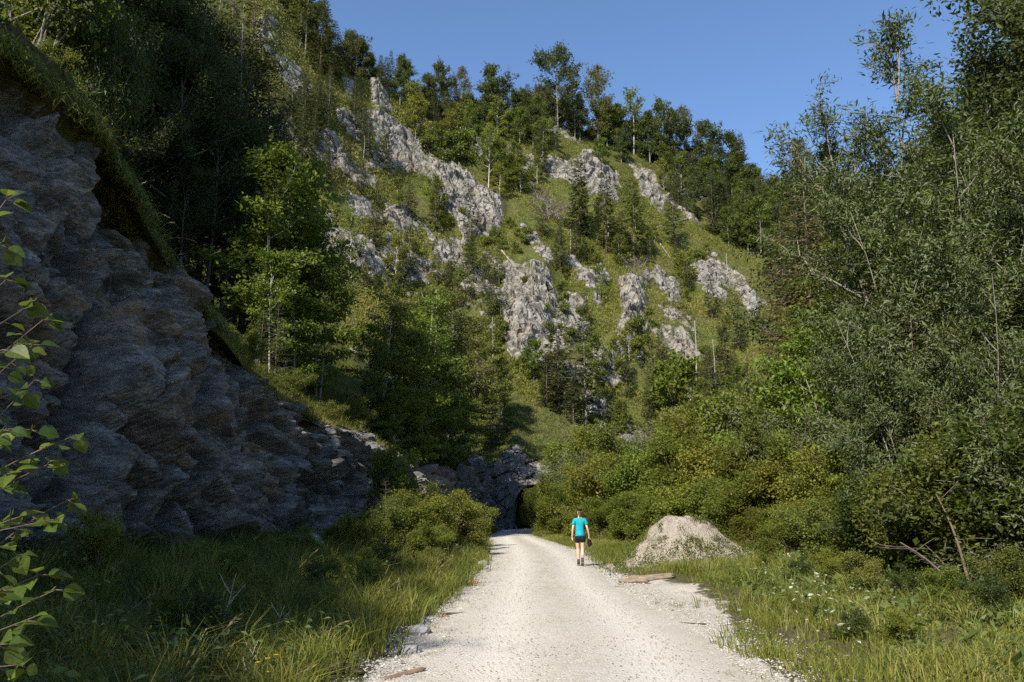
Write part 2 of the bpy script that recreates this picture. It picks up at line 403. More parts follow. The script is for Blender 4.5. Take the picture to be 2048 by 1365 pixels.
# ================================================================== setting meshes
def build_terrain():
    # --- mountain side
    nu, ny = 900, 620
    u = np.linspace(-.62, .80, nu)
    t = np.linspace(0, 1, ny)
    y0, y1 = foot_y(u), ridge_y(u)
    tt = np.where(t < .88, t / .88, 1 + (t - .88) / .12 * .55)
    Y = (y0 - 6)[None] + tt[:, None] * (y1 - y0 + 6)[None]
    X = u[None] * Y
    Z = hill_z(X, Y)
    px, py = to_px(X, Y, Z)
    wob = 13 * fbm(X * .14, Z * .14, 2.7, 5, .6) + 5 * fbm(X * .7, Z * .6, 1.7, 3)
    sd_all = np.full(px.shape, -1e9); amp = np.zeros(px.shape); pid = np.full(px.shape, -1)
    for i, (lab, am, poly) in enumerate(OUTCROPS):
        sd = poly_sd(px, py, poly) + wob
        up = sd > sd_all
        sd_all = np.where(up, sd, sd_all)
        pid = np.where(up, i, pid)
        amp = np.maximum(amp, .55 * am * sst(-14, 18, sd))
    ledge = sst(.10, .30, fbm(X * .22 + .1 * Z, Z * .34, 33.1, 4, .6)) * sst(30, 4, sd_all)
    rock = sst(-6, 6, sd_all) * (1 - .85 * ledge)
    # scattered small stones showing through the turf
    scat = fbm(X * .10 + .05 * Z, Z * .10, 9.1, 5, .6)
    for pl, st in MIXED: scat = scat + st * sst(-18, 12, poly_sd(px, py, pl))
    lit = sst(.08, .28, scat) * sst(.0, .15, (py - 150) / 800) * (px < 1540)
    rock2 = np.maximum(rock, .58 * lit)
    f1, f2, cid = worley(X * .30 + .1 * Z + .3 * fbm(X * .2, Z * .2, 6, 2), Z * .15, 1, 1.2)
    g1, g2, gid = worley(X * .9 + .25 * Z + .3 * fbm(X, Z, 0, 2), Z * .55, 5, 1.3)
    crag = 1.5 * (cid - .45) + .7 * (gid - .5) - 1.3 * np.exp(-((f2 - f1) / .07) ** 2) - .5 * np.exp(-((g2 - g1) / .09) ** 2) \
           + 1.1 * (.5 - np.abs(fbm(X * .5 + .2 * Z, Z * .2, 1.2, 4)) * 2) + .35 * fbm(X * 1.6, Z * 1.1, 3.3, 3)
    out = amp + crag * sst(.15, .9, rock) * np.clip(amp / 3, .5, 1.3) + 1.1 * lit * (gid - .2) + .5 * lit
    tuss = (1 - rock) * (.25 * fbm(X * .9, Y * .7, 4.4, 3) + .16 * gid)
    n = np.array([-.10, -.80, .45])
    V = np.stack([X + n[0]*out, Y + n[1]*out, Z + n[2]*out + tuss], -1).reshape(-1, 3)
    F = grid_faces(ny, nu)
    rk = rock2.ravel()
    fr = rock.ravel()[F].mean(1); fid = pid.ravel()[F[:, 0]]
    isr = fr > .55
    mh = mat_hill()
    def sub(mask):
        used, inv = np.unique(F[mask], return_inverse=True)
        return V[used], inv.reshape(-1, 4), rk[used]
    v, f, r = sub(~isr)
    hill = tag(link('mountain', mesh_of('mountain', v, [f], [mh], {'rock': r}, True)), kind='structure')
    hill['label'] = 'steep grassy mountain side with grey rock outcrops above the valley'
    for i, (lab, am, poly) in enumerate(OUTCROPS):
        m = isr & (fid == i)
        if m.sum() < 8: continue
        v, f, r = sub(m)
        o = link('rock_outcrop', mesh_of('rock_outcrop', v, [f], [mh], {'rock': np.maximum(r, .62)}, False), hill)
        o['label'] = lab
    global HV, HROCK
    HV = V.reshape(ny, nu, 3); HROCK = rock2
    # --- wooded slope above the cutting
    ys = np.linspace(-32, 92, 420); dd = np.concatenate([np.linspace(-.5, 12, 90), np.linspace(12.3, 75, 130)])
    Yb, D = np.meshgrid(ys, dd, indexing='ij')
    Xb = cut_x(Yb) - cut_l(Yb) - D
    Zb = bank_z(Xb, Yb) + np.minimum(D, 0) * .55
    lip = sst(1.6, 0, D) * .28 * sst(23, 18, Yb) * (1 + fbm(Yb * .8, D, 1, 3))
    tus = .22 * sst(0, 1, D) * fbm(Xb * 1.4, Yb * 1.4, 6, 3)
    tag(link('left_slope', mesh_of('left_slope', np.stack([Xb + lip, Yb, Zb + tus], -1).reshape(-1, 3), [grid_faces(420, 220)[:, ::-1]], [mat_turf('slope_turf', 1.0)], None, True)), kind='structure')
    # --- road cutting (bare rock face along the road)
    ny2, nv = 900, 230
    ysr = np.concatenate([np.linspace(-30, 9, 120), np.linspace(9.1, 44, 560), np.linspace(44.2, 90, 220)])
    vv = np.linspace(-.08, 1.03, nv)
    Yc, Vc = np.meshgrid(ysr, vv, indexing='ij')
    H = cut_h(Yc)
    Zc = floor_z(cut_x(Yc), Yc) + Vc * (H - .4)
    prof = .55 * Vc + .45 * Vc ** 2.2
    Xc = cut_x(Yc) - cut_l(Yc) * prof + (.1 + .45 * sst(23, 18, Yc)) * sst(.93, 1.02, Vc)
    ca, sa = math.cos(rad(27)), math.sin(rad(27))
    a, b = Yc * ca - Zc * sa, Yc * sa + Zc * ca            # along and across the beds, which dip away from the viewer
    wv = .35 * fbm(a * .5, b * .5, 2, 3)
    def blocks(a, b, A, B, sd, tilt=1.4, stag=1.0):
        bb = b / B + .12 * vnoise(a * .5 / A, b * .4 / B, sd); j = np.floor(bb).astype(np.int64)
        aa = a / A + stag * _h(j, j * 0 + sd, j * 0) * 7 + .10 * vnoise(b * .8 / B, a * .5 / A, sd + 2.2); i = np.floor(aa).astype(np.int64)
        la, lb = aa - i - .5, bb - j - .5
        v = _h(i, j, j * 0 + sd) - .5 + tilt * ((_h(i, j, j * 0 + sd + 3) - .5) * la + (_h(i, j, j * 0 + sd + 5) - .5) * lb)
        return v, np.minimum((.5 - np.abs(la)) * A, (.5 - np.abs(lb)) * B)
    wv = .25 * fbm(a * .4, b * .4, 2, 3)
    v1, e1 = blocks(a + wv, b + wv * .5, 2.7, 1.7, 2); v2, e2 = blocks(a + wv, b, 1.05, .62, 4); v3, e3 = blocks(a, b + wv * .3, .40, .20, 6)
    big = fbm(Yc * .16, Zc * .2, 6.1, 3); pick = sst(-.15, .25, fbm(a * .5, b * .6, 12.1, 3))
    k = sst(7, 20, Yc) * .35 + .65
    disp = k * (1.55 * v1 + .85 * v2 * (.4 + .6 * pick) + .20 * v3 * (1.2 - .7 * pick) - .30 * np.exp(-(e1 / .07) ** 2) - .12 * np.exp(-(e2 / .05) ** 2) + .55 * big + .05 * fbm(Yc * 2.4, Zc * 2.4, 7, 4))
    # a slab that stands proud of the face, with an open black joint along its near side
    slab = sst(0, .12, (Yc - 16.0) - .22 * (Zc - 5) * -1 ) if False else None
    joint = 15.55 + .19 * (Zc - 4.5) + .05 * vnoise(Zc * 1.3, 2.2)
    inz = sst(1.2, 2.0, Zc) * sst(7.5, 7.0, Zc)
    side = Yc - joint
    disp = disp + inz * (.8 * sst(-.02, .05, side) * sst(2.6, 1.6, side) - 1.0 * np.exp(-((side + .20) / .20) ** 4))
    lean = sst(1.03, .9, Vc) * sst(-.08, .06, Vc)
    disp = disp * (.15 + .85 * lean)
    nx, nyv, nz = .93, -.22, .28
    turf = np.clip(sst(.80 + .13 * sst(18, 22, Yc), 1.0, Vc + .12 * fbm(Yc * .7, 4, 1, 3)) + sst(.12, -.02, Vc) + .38 * sst(.1, .4, fbm(a * .35, b * .6, 4.2, 4)), 0, 1)
    Vx = np.stack([Xc + nx * disp, Yc + nyv * disp, Zc + nz * disp], -1).reshape(-1, 3)
    o = tag(link('rock_cutting', mesh_of('rock_cutting', Vx, [grid_faces(ny2, nv)], [mat_cut()], {'turf': turf}, False)), kind='structure')
    o['label'] = 'shaded layered grey rock face along the left of the road'
    global CUTV; CUTV = (Xc + nx * disp, Yc + nyv * disp, Zc + nz * disp)
    # --- valley floor
    xs = np.concatenate([np.linspace(-60, -12, 25)[:-1], np.linspace(-12, 12, 241)[:-1], np.linspace(12, 40, 90)[:-1], np.linspace(40, 260, 60)])
    yf = np.concatenate([np.linspace(-60, 4, 40)[:-1], np.linspace(4, 40, 300)[:-1], np.linspace(40, 100, 140)[:-1], np.linspace(100, 400, 40)])
    Yf, Xf = np.meshgrid(yf, xs, indexing='ij')
    Zf = floor_z(Xf, Yf) - .35 * sst(100, 140, Yf)
    e = np.maximum(road_l(Yf) - Xf, Xf - road_r(Yf))
    wide = np.where(Xf > road_r(Yf), .30 + 1.8 * sst(9.5, 17, Yf) * sst(22, 19.5, Yf), .35)
    gv = sst(1.15, .2, e / wide) * .95
    Zf = Zf - .03 * sst(.1, -.5, e)
    tag(link('ground', mesh_of('ground', np.stack([Xf, Yf, Zf], -1).reshape(-1, 3), [grid_faces(len(yf), len(xs))], [mat_floor()], {'gravel': gv}, True)), kind='structure')
    # --- road: a crowned sheet that sinks into the verge at both edges
    yr = np.concatenate([np.linspace(-30, 4, 40)[:-1], np.linspace(4, 84, 500), np.linspace(85, 110, 20)]); w = np.linspace(-.06, 1.06, 56)
    Yr, W = np.meshgrid(yr, w, indexing='ij')
    Xr = road_l(Yr) * (1 - W) + road_r(Yr) * W
    wd = road_r(Yr) - road_l(Yr)
    tr = np.exp(-((W - .27) / .11) ** 2) + np.exp(-((W - .72) / .11) ** 2)
    Zr = .05 * (1 - (2 * W - 1) ** 2 * 1.25) - .022 * tr + .012 * fbm(Xr * 1.5, Yr * .8, 1, 3) + .006 * fbm(Xr * 6, Yr * 6, 3, 2) + floor_z(road_l(Yr) + .5 * wd, Yr) * 0 + .004
    wk = (.35 + .65 * sst(13, 22, Yr)) * np.exp(-((W - .5) / .09) ** 2) + sst(.12, -.02, W) * .7 + sst(.86, 1.02, W) * .9
    tag(link('road', mesh_of('road', np.stack([Xr, Yr, Zr], -1).reshape(-1, 3), [grid_faces(len(yr), 56)], [mat_road()],
        {'track': np.clip(tr, 0, 1), 'weedy': np.clip(wk, 0, 1)}, True)), kind='structure')

def build_tunnel():
    """rock mass at the end of the road with the arched tunnel mouth"""
    yc = 79.0; xc, hw, hh = 2.3, 1.9, 4.2
    nx, nz = 200, 130
    nz = 190
    xs = np.linspace(-7, 15, nx); vs = np.concatenate([np.linspace(-.03, 1, 130), 1 + np.linspace(.01, 1, 60)])
    Vg, Xg = np.meshgrid(vs, xs, indexing='ij')
    top = np.interp(Xg, [-7, -3, -1, .6, 2.2, 4.2, 6.5, 10, 15], [5.5, 6.6, 7.4, 8.6, 7.2, 6.3, 4.6, 3.2, 2.2]) + .7 * fbm(Xg * .55, 4.4, 1, 3)
    fv = np.clip(Vg, -.1, 1); ov = np.clip(Vg - 1, 0, 1)
    Zg = fv * top + ov * 7.5 * (.6 + .4 * ov)
    back = .30 * fv * top + .045 * (fv * top) ** 2 + .08 * np.maximum(Xg - 4, 0) ** 1.5 + ov * 13
    kt = sst(.25, .0, ov) * sst(9, 5, Xg) * .85 + .15
    f1, f2, c1 = worley(Xg * .5 + .2 * Zg + .8 * fbm(Xg * .4, Zg * .4, 9, 3), Zg * .7 - .3 * Xg, 3); g1, g2, c2 = worley(Xg * 1.6 + .5 * fbm(Xg, Zg, 3, 2), Zg * 1.8, 8)
    d = 1.7 * fbm(Xg * .35 + 3, Zg * .3, 4, 3) + kt * (.7 * (c1 - .5) + .4 * (c2 - .5) - .12 * np.exp(-((f2 - f1) / .07) ** 2)) + .6 * fbm(Xg * .5, Zg * .5, 1, 4)
    def inside(x, z):
        w_ = hw * (1 + .16 * fbm(z * .8, x * .3, 5, 3)); return (np.abs(x - xc) < w_) & (z < (2.2 + (hh - 2.2) * np.sqrt(np.clip(1 - ((x - xc) / w_) ** 2, 0, 1))) * (1 + .12 * fbm(x * .9, 3, 1, 3)))
    ed = np.maximum(np.abs(Xg - xc) / (hw + .5), Zg / (hh + .5)); d = d * sst(.85, 1.25, ed)
    Yg = yc + back - d
    F = grid_faces(nz, nx)
    cx, cz = Xg.ravel()[F].mean(1), Zg.ravel()[F].mean(1)
    keep = ~inside(cx, cz)
    t = NT('portal_rock'); P = t.pos()
    c, h = rock_nodes(t, P, (.10, .096, .090), (.30, .285, .255), (.22, .17, .12), 1.6, .5)
    gc, gh = grass_nodes(t, P, 1.0)
    g = t.math('ADD', t.attr('turf'), t.math('MULTIPLY', t.math('SUBTRACT', t.noise(P, 1.2, 5, .65), .5), 1.2))
    c = t.mix(t.ramp(g, [(.48, 0.0), (.6, 1.0)]), c, gc)
    rm = t.done(t.principled(c, .9, .2, t.bump(h, 1.0, .25)))
    turf = np.clip(sst(-.02, .05, Vg - 1 + .10 * fbm(Xg * .5, Zg * .6, 8, 3)) + sst(5, 8, Xg) + .6 * sst(0, .3, fbm(Xg * .3, Zg * .4, 15, 3)) * sst(.4, .7, Vg), 0, 1)
    global PORT; PORT = (Xg, Yg, Zg, turf)
    root = thing('tunnel_mouth', 'dark rock tunnel mouth at the far end of the gravel road', 'tunnel', (xc, yc, 0))
    off = np.array([xc, yc, 0])
    link('rock_wall', mesh_of('rock_wall', np.stack([Xg, Yg, Zg], -1).reshape(-1, 3) - off, [F[keep]], [rm], {'turf': turf}, False), root)
    # bore
    th = np.linspace(0, math.pi, 26)
    sec = np.stack([np.cos(th) * (hw + .12), 2.3 + np.sin(th) * (hh - 2.25)], -1)
    sec = np.concatenate([[[hw + .12, -.3]], sec, [[-hw - .12, -.3]]])
    yy = np.linspace(-.9, 26, 40)
    B = np.stack([np.broadcast_to(sec[None, :, 0], (40, 28)) + .10 * fbm(np.arange(40)[:, None] * .7, sec[None, :, 1] * 1.2, 2, 3) + .004 * yy[:, None] ** 2,
                  np.broadcast_to(yy[:, None], (40, 28)), np.broadcast_to(sec[None, :, 1], (40, 28)) + .08 * fbm(np.arange(40)[:, None] * .7, sec[None, :, 0] * 1.5, 6, 3)], -1)
    cap = (39 * 28 + np.arange(28))[None]
    link('bore', mesh_of('bore', B.reshape(-1, 3), [grid_faces(40, 28), cap], [plain('bore_rock', (.16, .15, .14), .95, .1, .3, 3)], None, False), root)
# ================================================================== plant generators
def bez(p0, d0, length, bend, n=5, rng=None, wob=.0):
    """curved branch: start, direction, length, upward bend"""
    t = np.linspace(0, 1, n)[:, None]
    P = p0 + d0 * length * t + np.array([0, 0, 1.]) * bend * length * t ** 2
    if wob: P[1:] += rng.normal(0, wob * length, (n - 1, 3)) * t[1:]
    return P
def along(P, f):
    f = np.clip(f, 0, 1) * (len(P) - 1); i = np.minimum(f.astype(int), len(P) - 2); r = (f - i)[:, None]
    return P[i] * (1 - r) + P[i + 1] * r
def dirz(az, el): return np.array([math.cos(az) * math.cos(el), math.sin(az) * math.cos(el), math.sin(el)])

def broadleaf(seed, h=14, cb=.3, cr=4.5, nl=16, nsub=7, nleaf=3000, L=.42, W=.26, tr=.17, stems=1, lean=.0, up0=.15, up1=1.25, spread=.7, prof=(.15, .75, .7),
              droop=.25, lw=1.0, twigr=.012, wob=.02, bare=0.0, flat=.0, updir=.8, layer=1.0):
    rng = np.random.default_rng(seed); wood = MB(); twigs = []
    for st in range(stems):
        az0 = rng.random() * 6.28; ln = lean * (1 if stems == 1 else rng.uniform(.5, 1.3)); hs = h * (1 if st == 0 else rng.uniform(.65, .95))
        z = np.linspace(0, 1, 9); ph = rng.random(2) * 6
        base = np.array([rng.normal(0, .12), rng.normal(0, .12), 0]) * (stems > 1)
        T = np.stack([base[0] + math.cos(az0) * ln * hs * z ** 1.3 + wob * hs * np.sin(z * 5 + ph[0]) * z, base[1] + math.sin(az0) * ln * hs * z ** 1.3 + wob * hs * np.sin(z * 4.3 + ph[1]) * z, -.25 + (hs * .97 + .25) * z], 1)
        r0 = tr * (1 if stems == 1 else .75)
        wood.add(*tube(T, r0 * (1 - .9 * z ** .9) * (1 + .35 * np.exp(-z * 18)), 7))
        k = max(4, nl // (1 if stems == 1 else stems))
        for i in range(k):
            q = (i + rng.random() * .9) / k; f = cb + (1 - cb) * q * .97
            p0 = along(T, np.array([f]))[0]
            R = cr * max(.12, math.sin(math.pi * min(1, prof[0] + prof[1] * q)) ** prof[2]) * rng.uniform(.7, 1.18) * (1 if stems == 1 else .8)
            el = up0 + (up1 - up0) * q + rng.normal(0, .15)
            B = bez(p0, dirz(i * 2.4 + rng.normal(0, .5) + seed, el), R, rng.uniform(.0, .3) * (1 - q), 6, rng, .035)
            rl = max(.02, r0 * .42 * (1 - f) + .012)
            wood.add(*tube(B, np.linspace(rl, .012, 6) * lw, 5, False))
            twigs.append((B, .45, R))
            for j in range(nsub):
                g = rng.uniform(.3, 1.0); s0 = along(B, np.array([g]))[0]
                d = nrm(B[-1] - B[0]); dd = nrm(d * .8 + rng.normal(0, .75, 3) * np.array([1, 1, .6 * layer]) + np.array([0, 0, .15 * layer - flat]))
                S = bez(s0, dd, R * rng.uniform(.22, .45), rng.uniform(-.2, .2), 4, rng, .04)
                wood.add(*tube(S, np.linspace(rl * .4 + .004, .004, 4) * lw, 4, False))
                if rng.random() > bare: twigs.append((S, .1, R * .35))
    wts = np.array([w for _, _, w in twigs]); wts = wts ** .7; wts /= wts.sum()
    cnt = rng.multinomial(nleaf, wts)
    C, D = [], []
    for (B, lo, _), m in zip(twigs, cnt):
        if not m: continue
        f = lo + (1 - lo) * rng.random(m) ** .8
        p = along(B, f); d = nrm(B[-1] - B[-2])
        C.append(p + rng.normal(0, 1, (m, 3)) * spread * L * np.array([1 + .4 * (1 - layer), 1 + .4 * (1 - layer), .75 * layer])); D.append(np.broadcast_to(d, (m, 3)))
    C = np.concatenate(C); D = np.concatenate(D)
    n = len(C)
    D = nrm(D * .5 + rng.normal(0, .65, (n, 3)) + np.array([0, 0, -droop]))
    N = nrm(rng.normal(0, .6, (n, 3)) + np.array([0, 0, updir + .7 * (1 - layer)]))
    V, F = leafquads(C, D, N, L * (.5 + .95 * rng.random(n) ** 1.3), W * (.55 + .85 * rng.random(n) ** 1.2))
    clump = .5 + .45 * fbm(C[:, 0] * .5 / max(cr * .12, .3), C[:, 1] * .5 / max(cr * .12, .3), C[:, 2] * .5 / max(cr * .12, .3), 2)
    tint = np.clip(.55 * clump + .45 * rng.random(n), 0, 1)
    lf = MB(); lf.add(V, F, tint=np.repeat(tint, 4))
    return wood, lf

def conifer(seed, h=13, cb=.12, cr=2.0, nwh=26, per=5, nsp=9, L=.5, tr=.13, droop=.25, ragged=.25, power=.8, width=.34, sweep=.25, bare=.12):
    rng = np.random.default_rng(seed); wood = MB(); C, D, LL = [], [], []
    z = np.linspace(0, 1, 8)
    T = np.stack([.01 * h * np.sin(z * 4 + seed) * z, .01 * h * np.cos(z * 5 + seed) * z, -.3 + (h + .3) * z], 1)
    wood.add(*tube(T, tr * (1 - .93 * z) * (1 + .3 * np.exp(-z * 20)), 7))
    for i in range(nwh):
        q = (i + rng.random() * .6) / nwh; f = cb + (1 - cb) * q
        env = cr * (1 - q) ** power * (.55 + .45 * min(1, q * 5 + .4)) + .16
        for j in range(per):
            if rng.random() < ragged * .5: continue
            R = env * rng.uniform(1 - ragged, 1 + ragged * .5)
            az = j * 6.283 / per + i * 1.1 + rng.normal(0, .3)
            el = -droop + .55 * q + rng.normal(0, .1)
            B = bez(along(T, np.array([f + rng.normal(0, .006)]))[0], dirz(az, el), R, sweep * .6, 5, rng, .02)
            wood.add(*tube(B, np.linspace(.008 + .009 * R, .004, 5), 3, False))
            if rng.random() < bare * (1 - q): continue
            m = max(3, int(nsp * (R / cr) ** .7))
            ff = np.sort(.12 + .88 * rng.random(m) ** .8); p = along(B, ff)
            sd = np.where(rng.random(m) < .5, 1, -1); d = nrm(B[-1] - B[0]); s = np.array([-d[1], d[0], 0])
            dd = nrm(d[None] * rng.uniform(.5, 1.1, (m, 1)) + s[None] * sd[:, None] * rng.uniform(.3, .9, (m, 1)) + np.array([0, 0, 1.])[None] * rng.normal(-.30, .22, (m, 1)))
            C.append(p + rng.normal(0, .03, (m, 3))); D.append(dd); LL.append(L * rng.uniform(.6, 1.15, m) * (1.15 - .5 * ff) * (.55 + .45 * (1 - q)))
    C = np.concatenate(C); D = np.concatenate(D); LL = np.concatenate(LL); n = len(C)
    N = nrm(rng.normal(0, .45, (n, 3)) + np.array([0, 0, 1.]))
    V, F = leafquads(C, D, N, LL, LL * width)
    lf = MB(); lf.add(V, F, tint=np.repeat(np.clip(rng.normal(.5, .25, n), 0, 1), 4))
    return wood, lf

def snag(seed, h=9, tr=.14, nb=10, fork=False, topdir=0.0):
    rng = np.random.default_rng(seed); wood = MB(); z = np.linspace(0, 1, 7)
    T = np.stack([.012 * h * np.sin(z * 5 + seed), .012 * h * np.cos(z * 4 + seed), -.3 + (h + .3) * z], 1)
    wood.add(*tube(T, tr * (1 - .75 * z), 7))
    br = wood
    for i in range(nb):
        p = along(T, np.array([rng.uniform(.25, .97)]))[0]
        br.add(*tube(bez(p, dirz(rng.random() * 6.28, rng.uniform(-.5, .4)), rng.uniform(.04, .13) * h, -.15, 4, rng, .05), [.022, .015, .009, .004], 4, False))
    return wood, MB()

PROTO = {}
def proto(key, gen, bark, leaf, partb='crown', **kw):
    w, l = gen(**kw)
    PROTO[key] = (w.mesh(key + '_trunk', [bark], True), l.mesh(key + '_crown', [leaf], False), kw.get('h', 10), partb)
PLACED = []
def plant(key, name, cat, look, zone, x, y, z, h, rz=None, wide=1.0, group=None, tilt=(0, 0), label=None):
    me_t, me_c, h0, pb = PROTO[key]
    rz = PRNG.random() * 6.283 if rz is None else rz
    root = bpy.data.objects.new(name, None); COL.objects.link(root)
    s = h / h0
    root.location = (x, y, z); root.rotation_euler = (tilt[0], tilt[1], rz); root.scale = (s * wide, s * wide, s)
    link('trunk' if cat == 'tree' else 'stems', me_t, root)
    if me_c: link(pb, me_c, root)
    root['category'] = cat
    if label: root['label'] = label
    else: PLACED.append((root, look, zone, float(to_px(x, y, z + h * .6)[0]), h * wide))
    if group: root['group'] = group
    return root
ORD = ['', 'second', 'third', 'fourth', 'fifth', 'sixth', 'seventh', 'eighth', 'ninth', 'tenth', 'eleventh', 'twelfth', 'thirteenth', 'fourteenth', 'fifteenth', 'sixteenth', 'seventeenth', 'eighteenth', 'nineteenth', 'twentieth']
def label_plants():
    by = {}
    for r in PLACED: by.setdefault((r[1], r[2]), []).append(r)
    for (look, zone), rs in by.items():
        rs.sort(key=lambda r: r[3]); n = len(rs)
        for i, (o, _, _, _, sz) in enumerate(rs):
            if n == 1: lab = f'{look} {zone}'
            elif n == 2: lab = f'{("left", "right")[i]} of two: {look} {zone}'
            elif i == 0: lab = f'leftmost {look} {zone}'
            elif i == n - 1: lab = f'rightmost {look} {zone}'
            else: lab = f'{ORD[min(i, 19)]} {look} from left {zone}' if i <= n // 2 else f'{ORD[min(n - 1 - i, 19)]} {look} from right {zone}'
            o['label'] = lab
            if len(lab.split()) > 16: print('LONG', lab)
PRNG = np.random.default_rng(42)
# ================================================================== plant kinds
def build_protos():
    bark_g = plain('grey_bark', (.17, .155, .135), .9, .1, .4, 8, .5)
    bark_b = plain('brown_bark', (.11, .085, .065), .95, .1, .35, 9, .6)
    bark_w = plain('willow_bark', (.19, .17, .135), .9, .15, .35, 7, .4)
    bark_p = plain('pale_bark', (.42, .39, .34), .85, .2, .3, 6, .4)
    dead = plain('dead_wood', (.27, .24, .20), .9, .1, .3, 12, .4)
    M = dict(
        beech=leaf_mat('beech_leaf', [(.032,.046,.009), (.072,.092,.014), (.120,.142,.020), (.18,.18,.028)]),
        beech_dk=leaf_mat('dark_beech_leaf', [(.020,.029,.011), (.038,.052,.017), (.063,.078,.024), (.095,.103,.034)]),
        forest=leaf_mat('shade_dark_leaf', [(.014,.021,.007), (.027,.037,.011), (.046,.056,.016), (.080,.086,.024)]),  # broadleaf colour darkened to carry the shade of the upper left forest
        rust=leaf_mat('turning_leaf', [(.035,.042,.014), (.075,.070,.022), (.120,.085,.034), (.19,.095,.045)]),
        lime=leaf_mat('bright_leaf', [(.055,.085,.012), (.100,.140,.018), (.150,.185,.026), (.21,.225,.036)], trans=.38),
        yellow=leaf_mat('yellowing_leaf', [(.055,.075,.016), (.110,.125,.018), (.18,.18,.024), (.27,.25,.03)]),
        spruce=leaf_mat('spruce_needle', [(.018,.026,.011), (.036,.048,.016), (.060,.074,.022), (.092,.102,.032)], trans=.15),
        spruce_shaded=leaf_mat('shade_dark_needle', [(.010,.014,.007), (.020,.027,.010), (.034,.042,.014), (.055,.062,.020)], trans=.12),  # naturally dark spruce, darkened further so its colour carries the forest shade
        spruce_br=leaf_mat('brown_needle', [(.050,.040,.012), (.105,.078,.022), (.150,.110,.034), (.115,.118,.034)], trans=.15),
        larch=leaf_mat('larch_needle', [(.040,.060,.022), (.070,.095,.034), (.105,.130,.050)], trans=.25),
        willow=leaf_mat('willow_leaf', [(.024,.036,.007), (.058,.078,.012), (.100,.124,.019), (.150,.165,.032)], trans=.25, rough=.6, spec=.18, under=(.125,.145,.07)),
        shrub=leaf_mat('shrub_leaf', [(.050,.068,.011), (.105,.126,.018), (.160,.178,.026), (.235,.235,.036)], trans=.46),
        shrub_ol=leaf_mat('olive_shrub_leaf', [(.042,.055,.011), (.085,.104,.018), (.132,.148,.026), (.19,.188,.040)]),
        brown=leaf_mat('dry_twig', [(.10,.08,.06), (.16,.13,.10), (.20,.17,.13)], trans=.05),
        hazel=leaf_mat('hazel_leaf', [(.018,.034,.007), (.036,.060,.010), (.062,.092,.015), (.12,.14,.024)], trans=.42, spec=.3, rough=.5, spots=True),
    )
    globals()['MATS'] = M; globals()['BARKS'] = dict(w=bark_w, g=bark_g, b=bark_b, p=bark_p, dead=dead)
    # far broadleaf trees (100-220 m away)
    proto('far_beech1', broadleaf, bark_g, M['beech_dk'], seed=1, h=15, cb=.16, cr=4.4, nl=22, nleaf=5200, L=.50, W=.28, tr=.2)
    proto('far_beech2', broadleaf, bark_g, M['beech'], seed=2, h=13, cb=.22, cr=3.9, nl=20, nleaf=4600, L=.46, W=.26, tr=.17)
    proto('far_beech3', broadleaf, bark_g, M['beech_dk'], seed=3, h=16, cb=.18, cr=3.6, nl=24, nleaf=5600, L=.48, W=.26, tr=.19, prof=(.2,.7,.8))
    proto('far_open', broadleaf, bark_p, M['beech'], seed=4, h=15, cb=.3, cr=3.6, nl=14, nsub=6, nleaf=2000, L=.46, W=.25, tr=.17, lw=1.3)
    proto('far_tall', broadleaf, bark_g, M['beech_dk'], seed=5, h=19, cb=.12, cr=5.8, nl=30, nsub=8, nleaf=7500, L=.52, W=.28, tr=.25, up1=1.1)
    proto('far_rust', broadleaf, bark_g, M['rust'], seed=6, h=16, cb=.14, cr=4.4, nl=26, nsub=8, nleaf=4800, L=.42, W=.22, tr=.2, bare=.12, lw=1.3)
    proto('far_yellow', broadleaf, bark_g, M['yellow'], seed=7, h=9, cb=.15, cr=3.4, nl=16, nleaf=3200, L=.42, W=.26, tr=.13)
    proto('far_lime', broadleaf, bark_p, M['shrub'], seed=8, h=9, cb=.18, cr=2.7, nl=16, nleaf=2800, L=.36, W=.22, tr=.12)
    # far conifers
    proto('far_spruce1', conifer, bark_b, M['spruce'], seed=11, h=14, cb=.05, cr=2.4, nwh=34, per=7, nsp=14, L=.72, bare=.04)
    proto('far_spruce2', conifer, bark_b, M['spruce'], seed=12, h=15, cb=.18, cr=2.0, nwh=32, per=6, nsp=13, L=.72, ragged=.4, power=.65, bare=.08)
    proto('far_spruce3', conifer, bark_g, M['spruce'], seed=13, h=16, cb=.34, cr=2.3, nwh=25, per=6, nsp=14, L=.75, ragged=.4, power=.55, bare=.08)
    proto('far_dense', conifer, bark_b, M['spruce'], seed=14, h=9, cb=.02, cr=2.4, nwh=28, per=8, nsp=14, L=.62, ragged=.2, bare=.03, power=.75)
    proto('far_column', conifer, bark_b, M['spruce'], seed=15, h=14, cb=.05, cr=1.7, nwh=38, per=8, nsp=14, L=.75, bare=.03, ragged=.3, power=.35)
    proto('far_larch', conifer, bark_b, M['larch'], seed=16, h=14, cb=.12, cr=1.8, nwh=30, per=5, nsp=8, L=.45, ragged=.35, power=.85, width=.2)
    # far shrubs
    proto('far_bush1', broadleaf, bark_b, M['shrub_ol'], 'foliage', seed=21, h=3.5, cb=.05, cr=1.9, nl=14, nsub=5, nleaf=1500, L=.30, W=.2, tr=.05, stems=4, lean=.25)
    proto('far_bush2', broadleaf, bark_b, M['shrub'], 'foliage', seed=22, h=3.5, cb=.05, cr=1.8, nl=14, nsub=5, nleaf=1500, L=.30, W=.2, tr=.05, stems=4, lean=.3)
    proto('far_brown', broadleaf, dead, M['brown'], 'twigs', seed=23, h=4, cb=.05, cr=3.0, nl=22, nsub=8, nleaf=1500, L=.30, W=.05, tr=.05, stems=5, lean=.35)
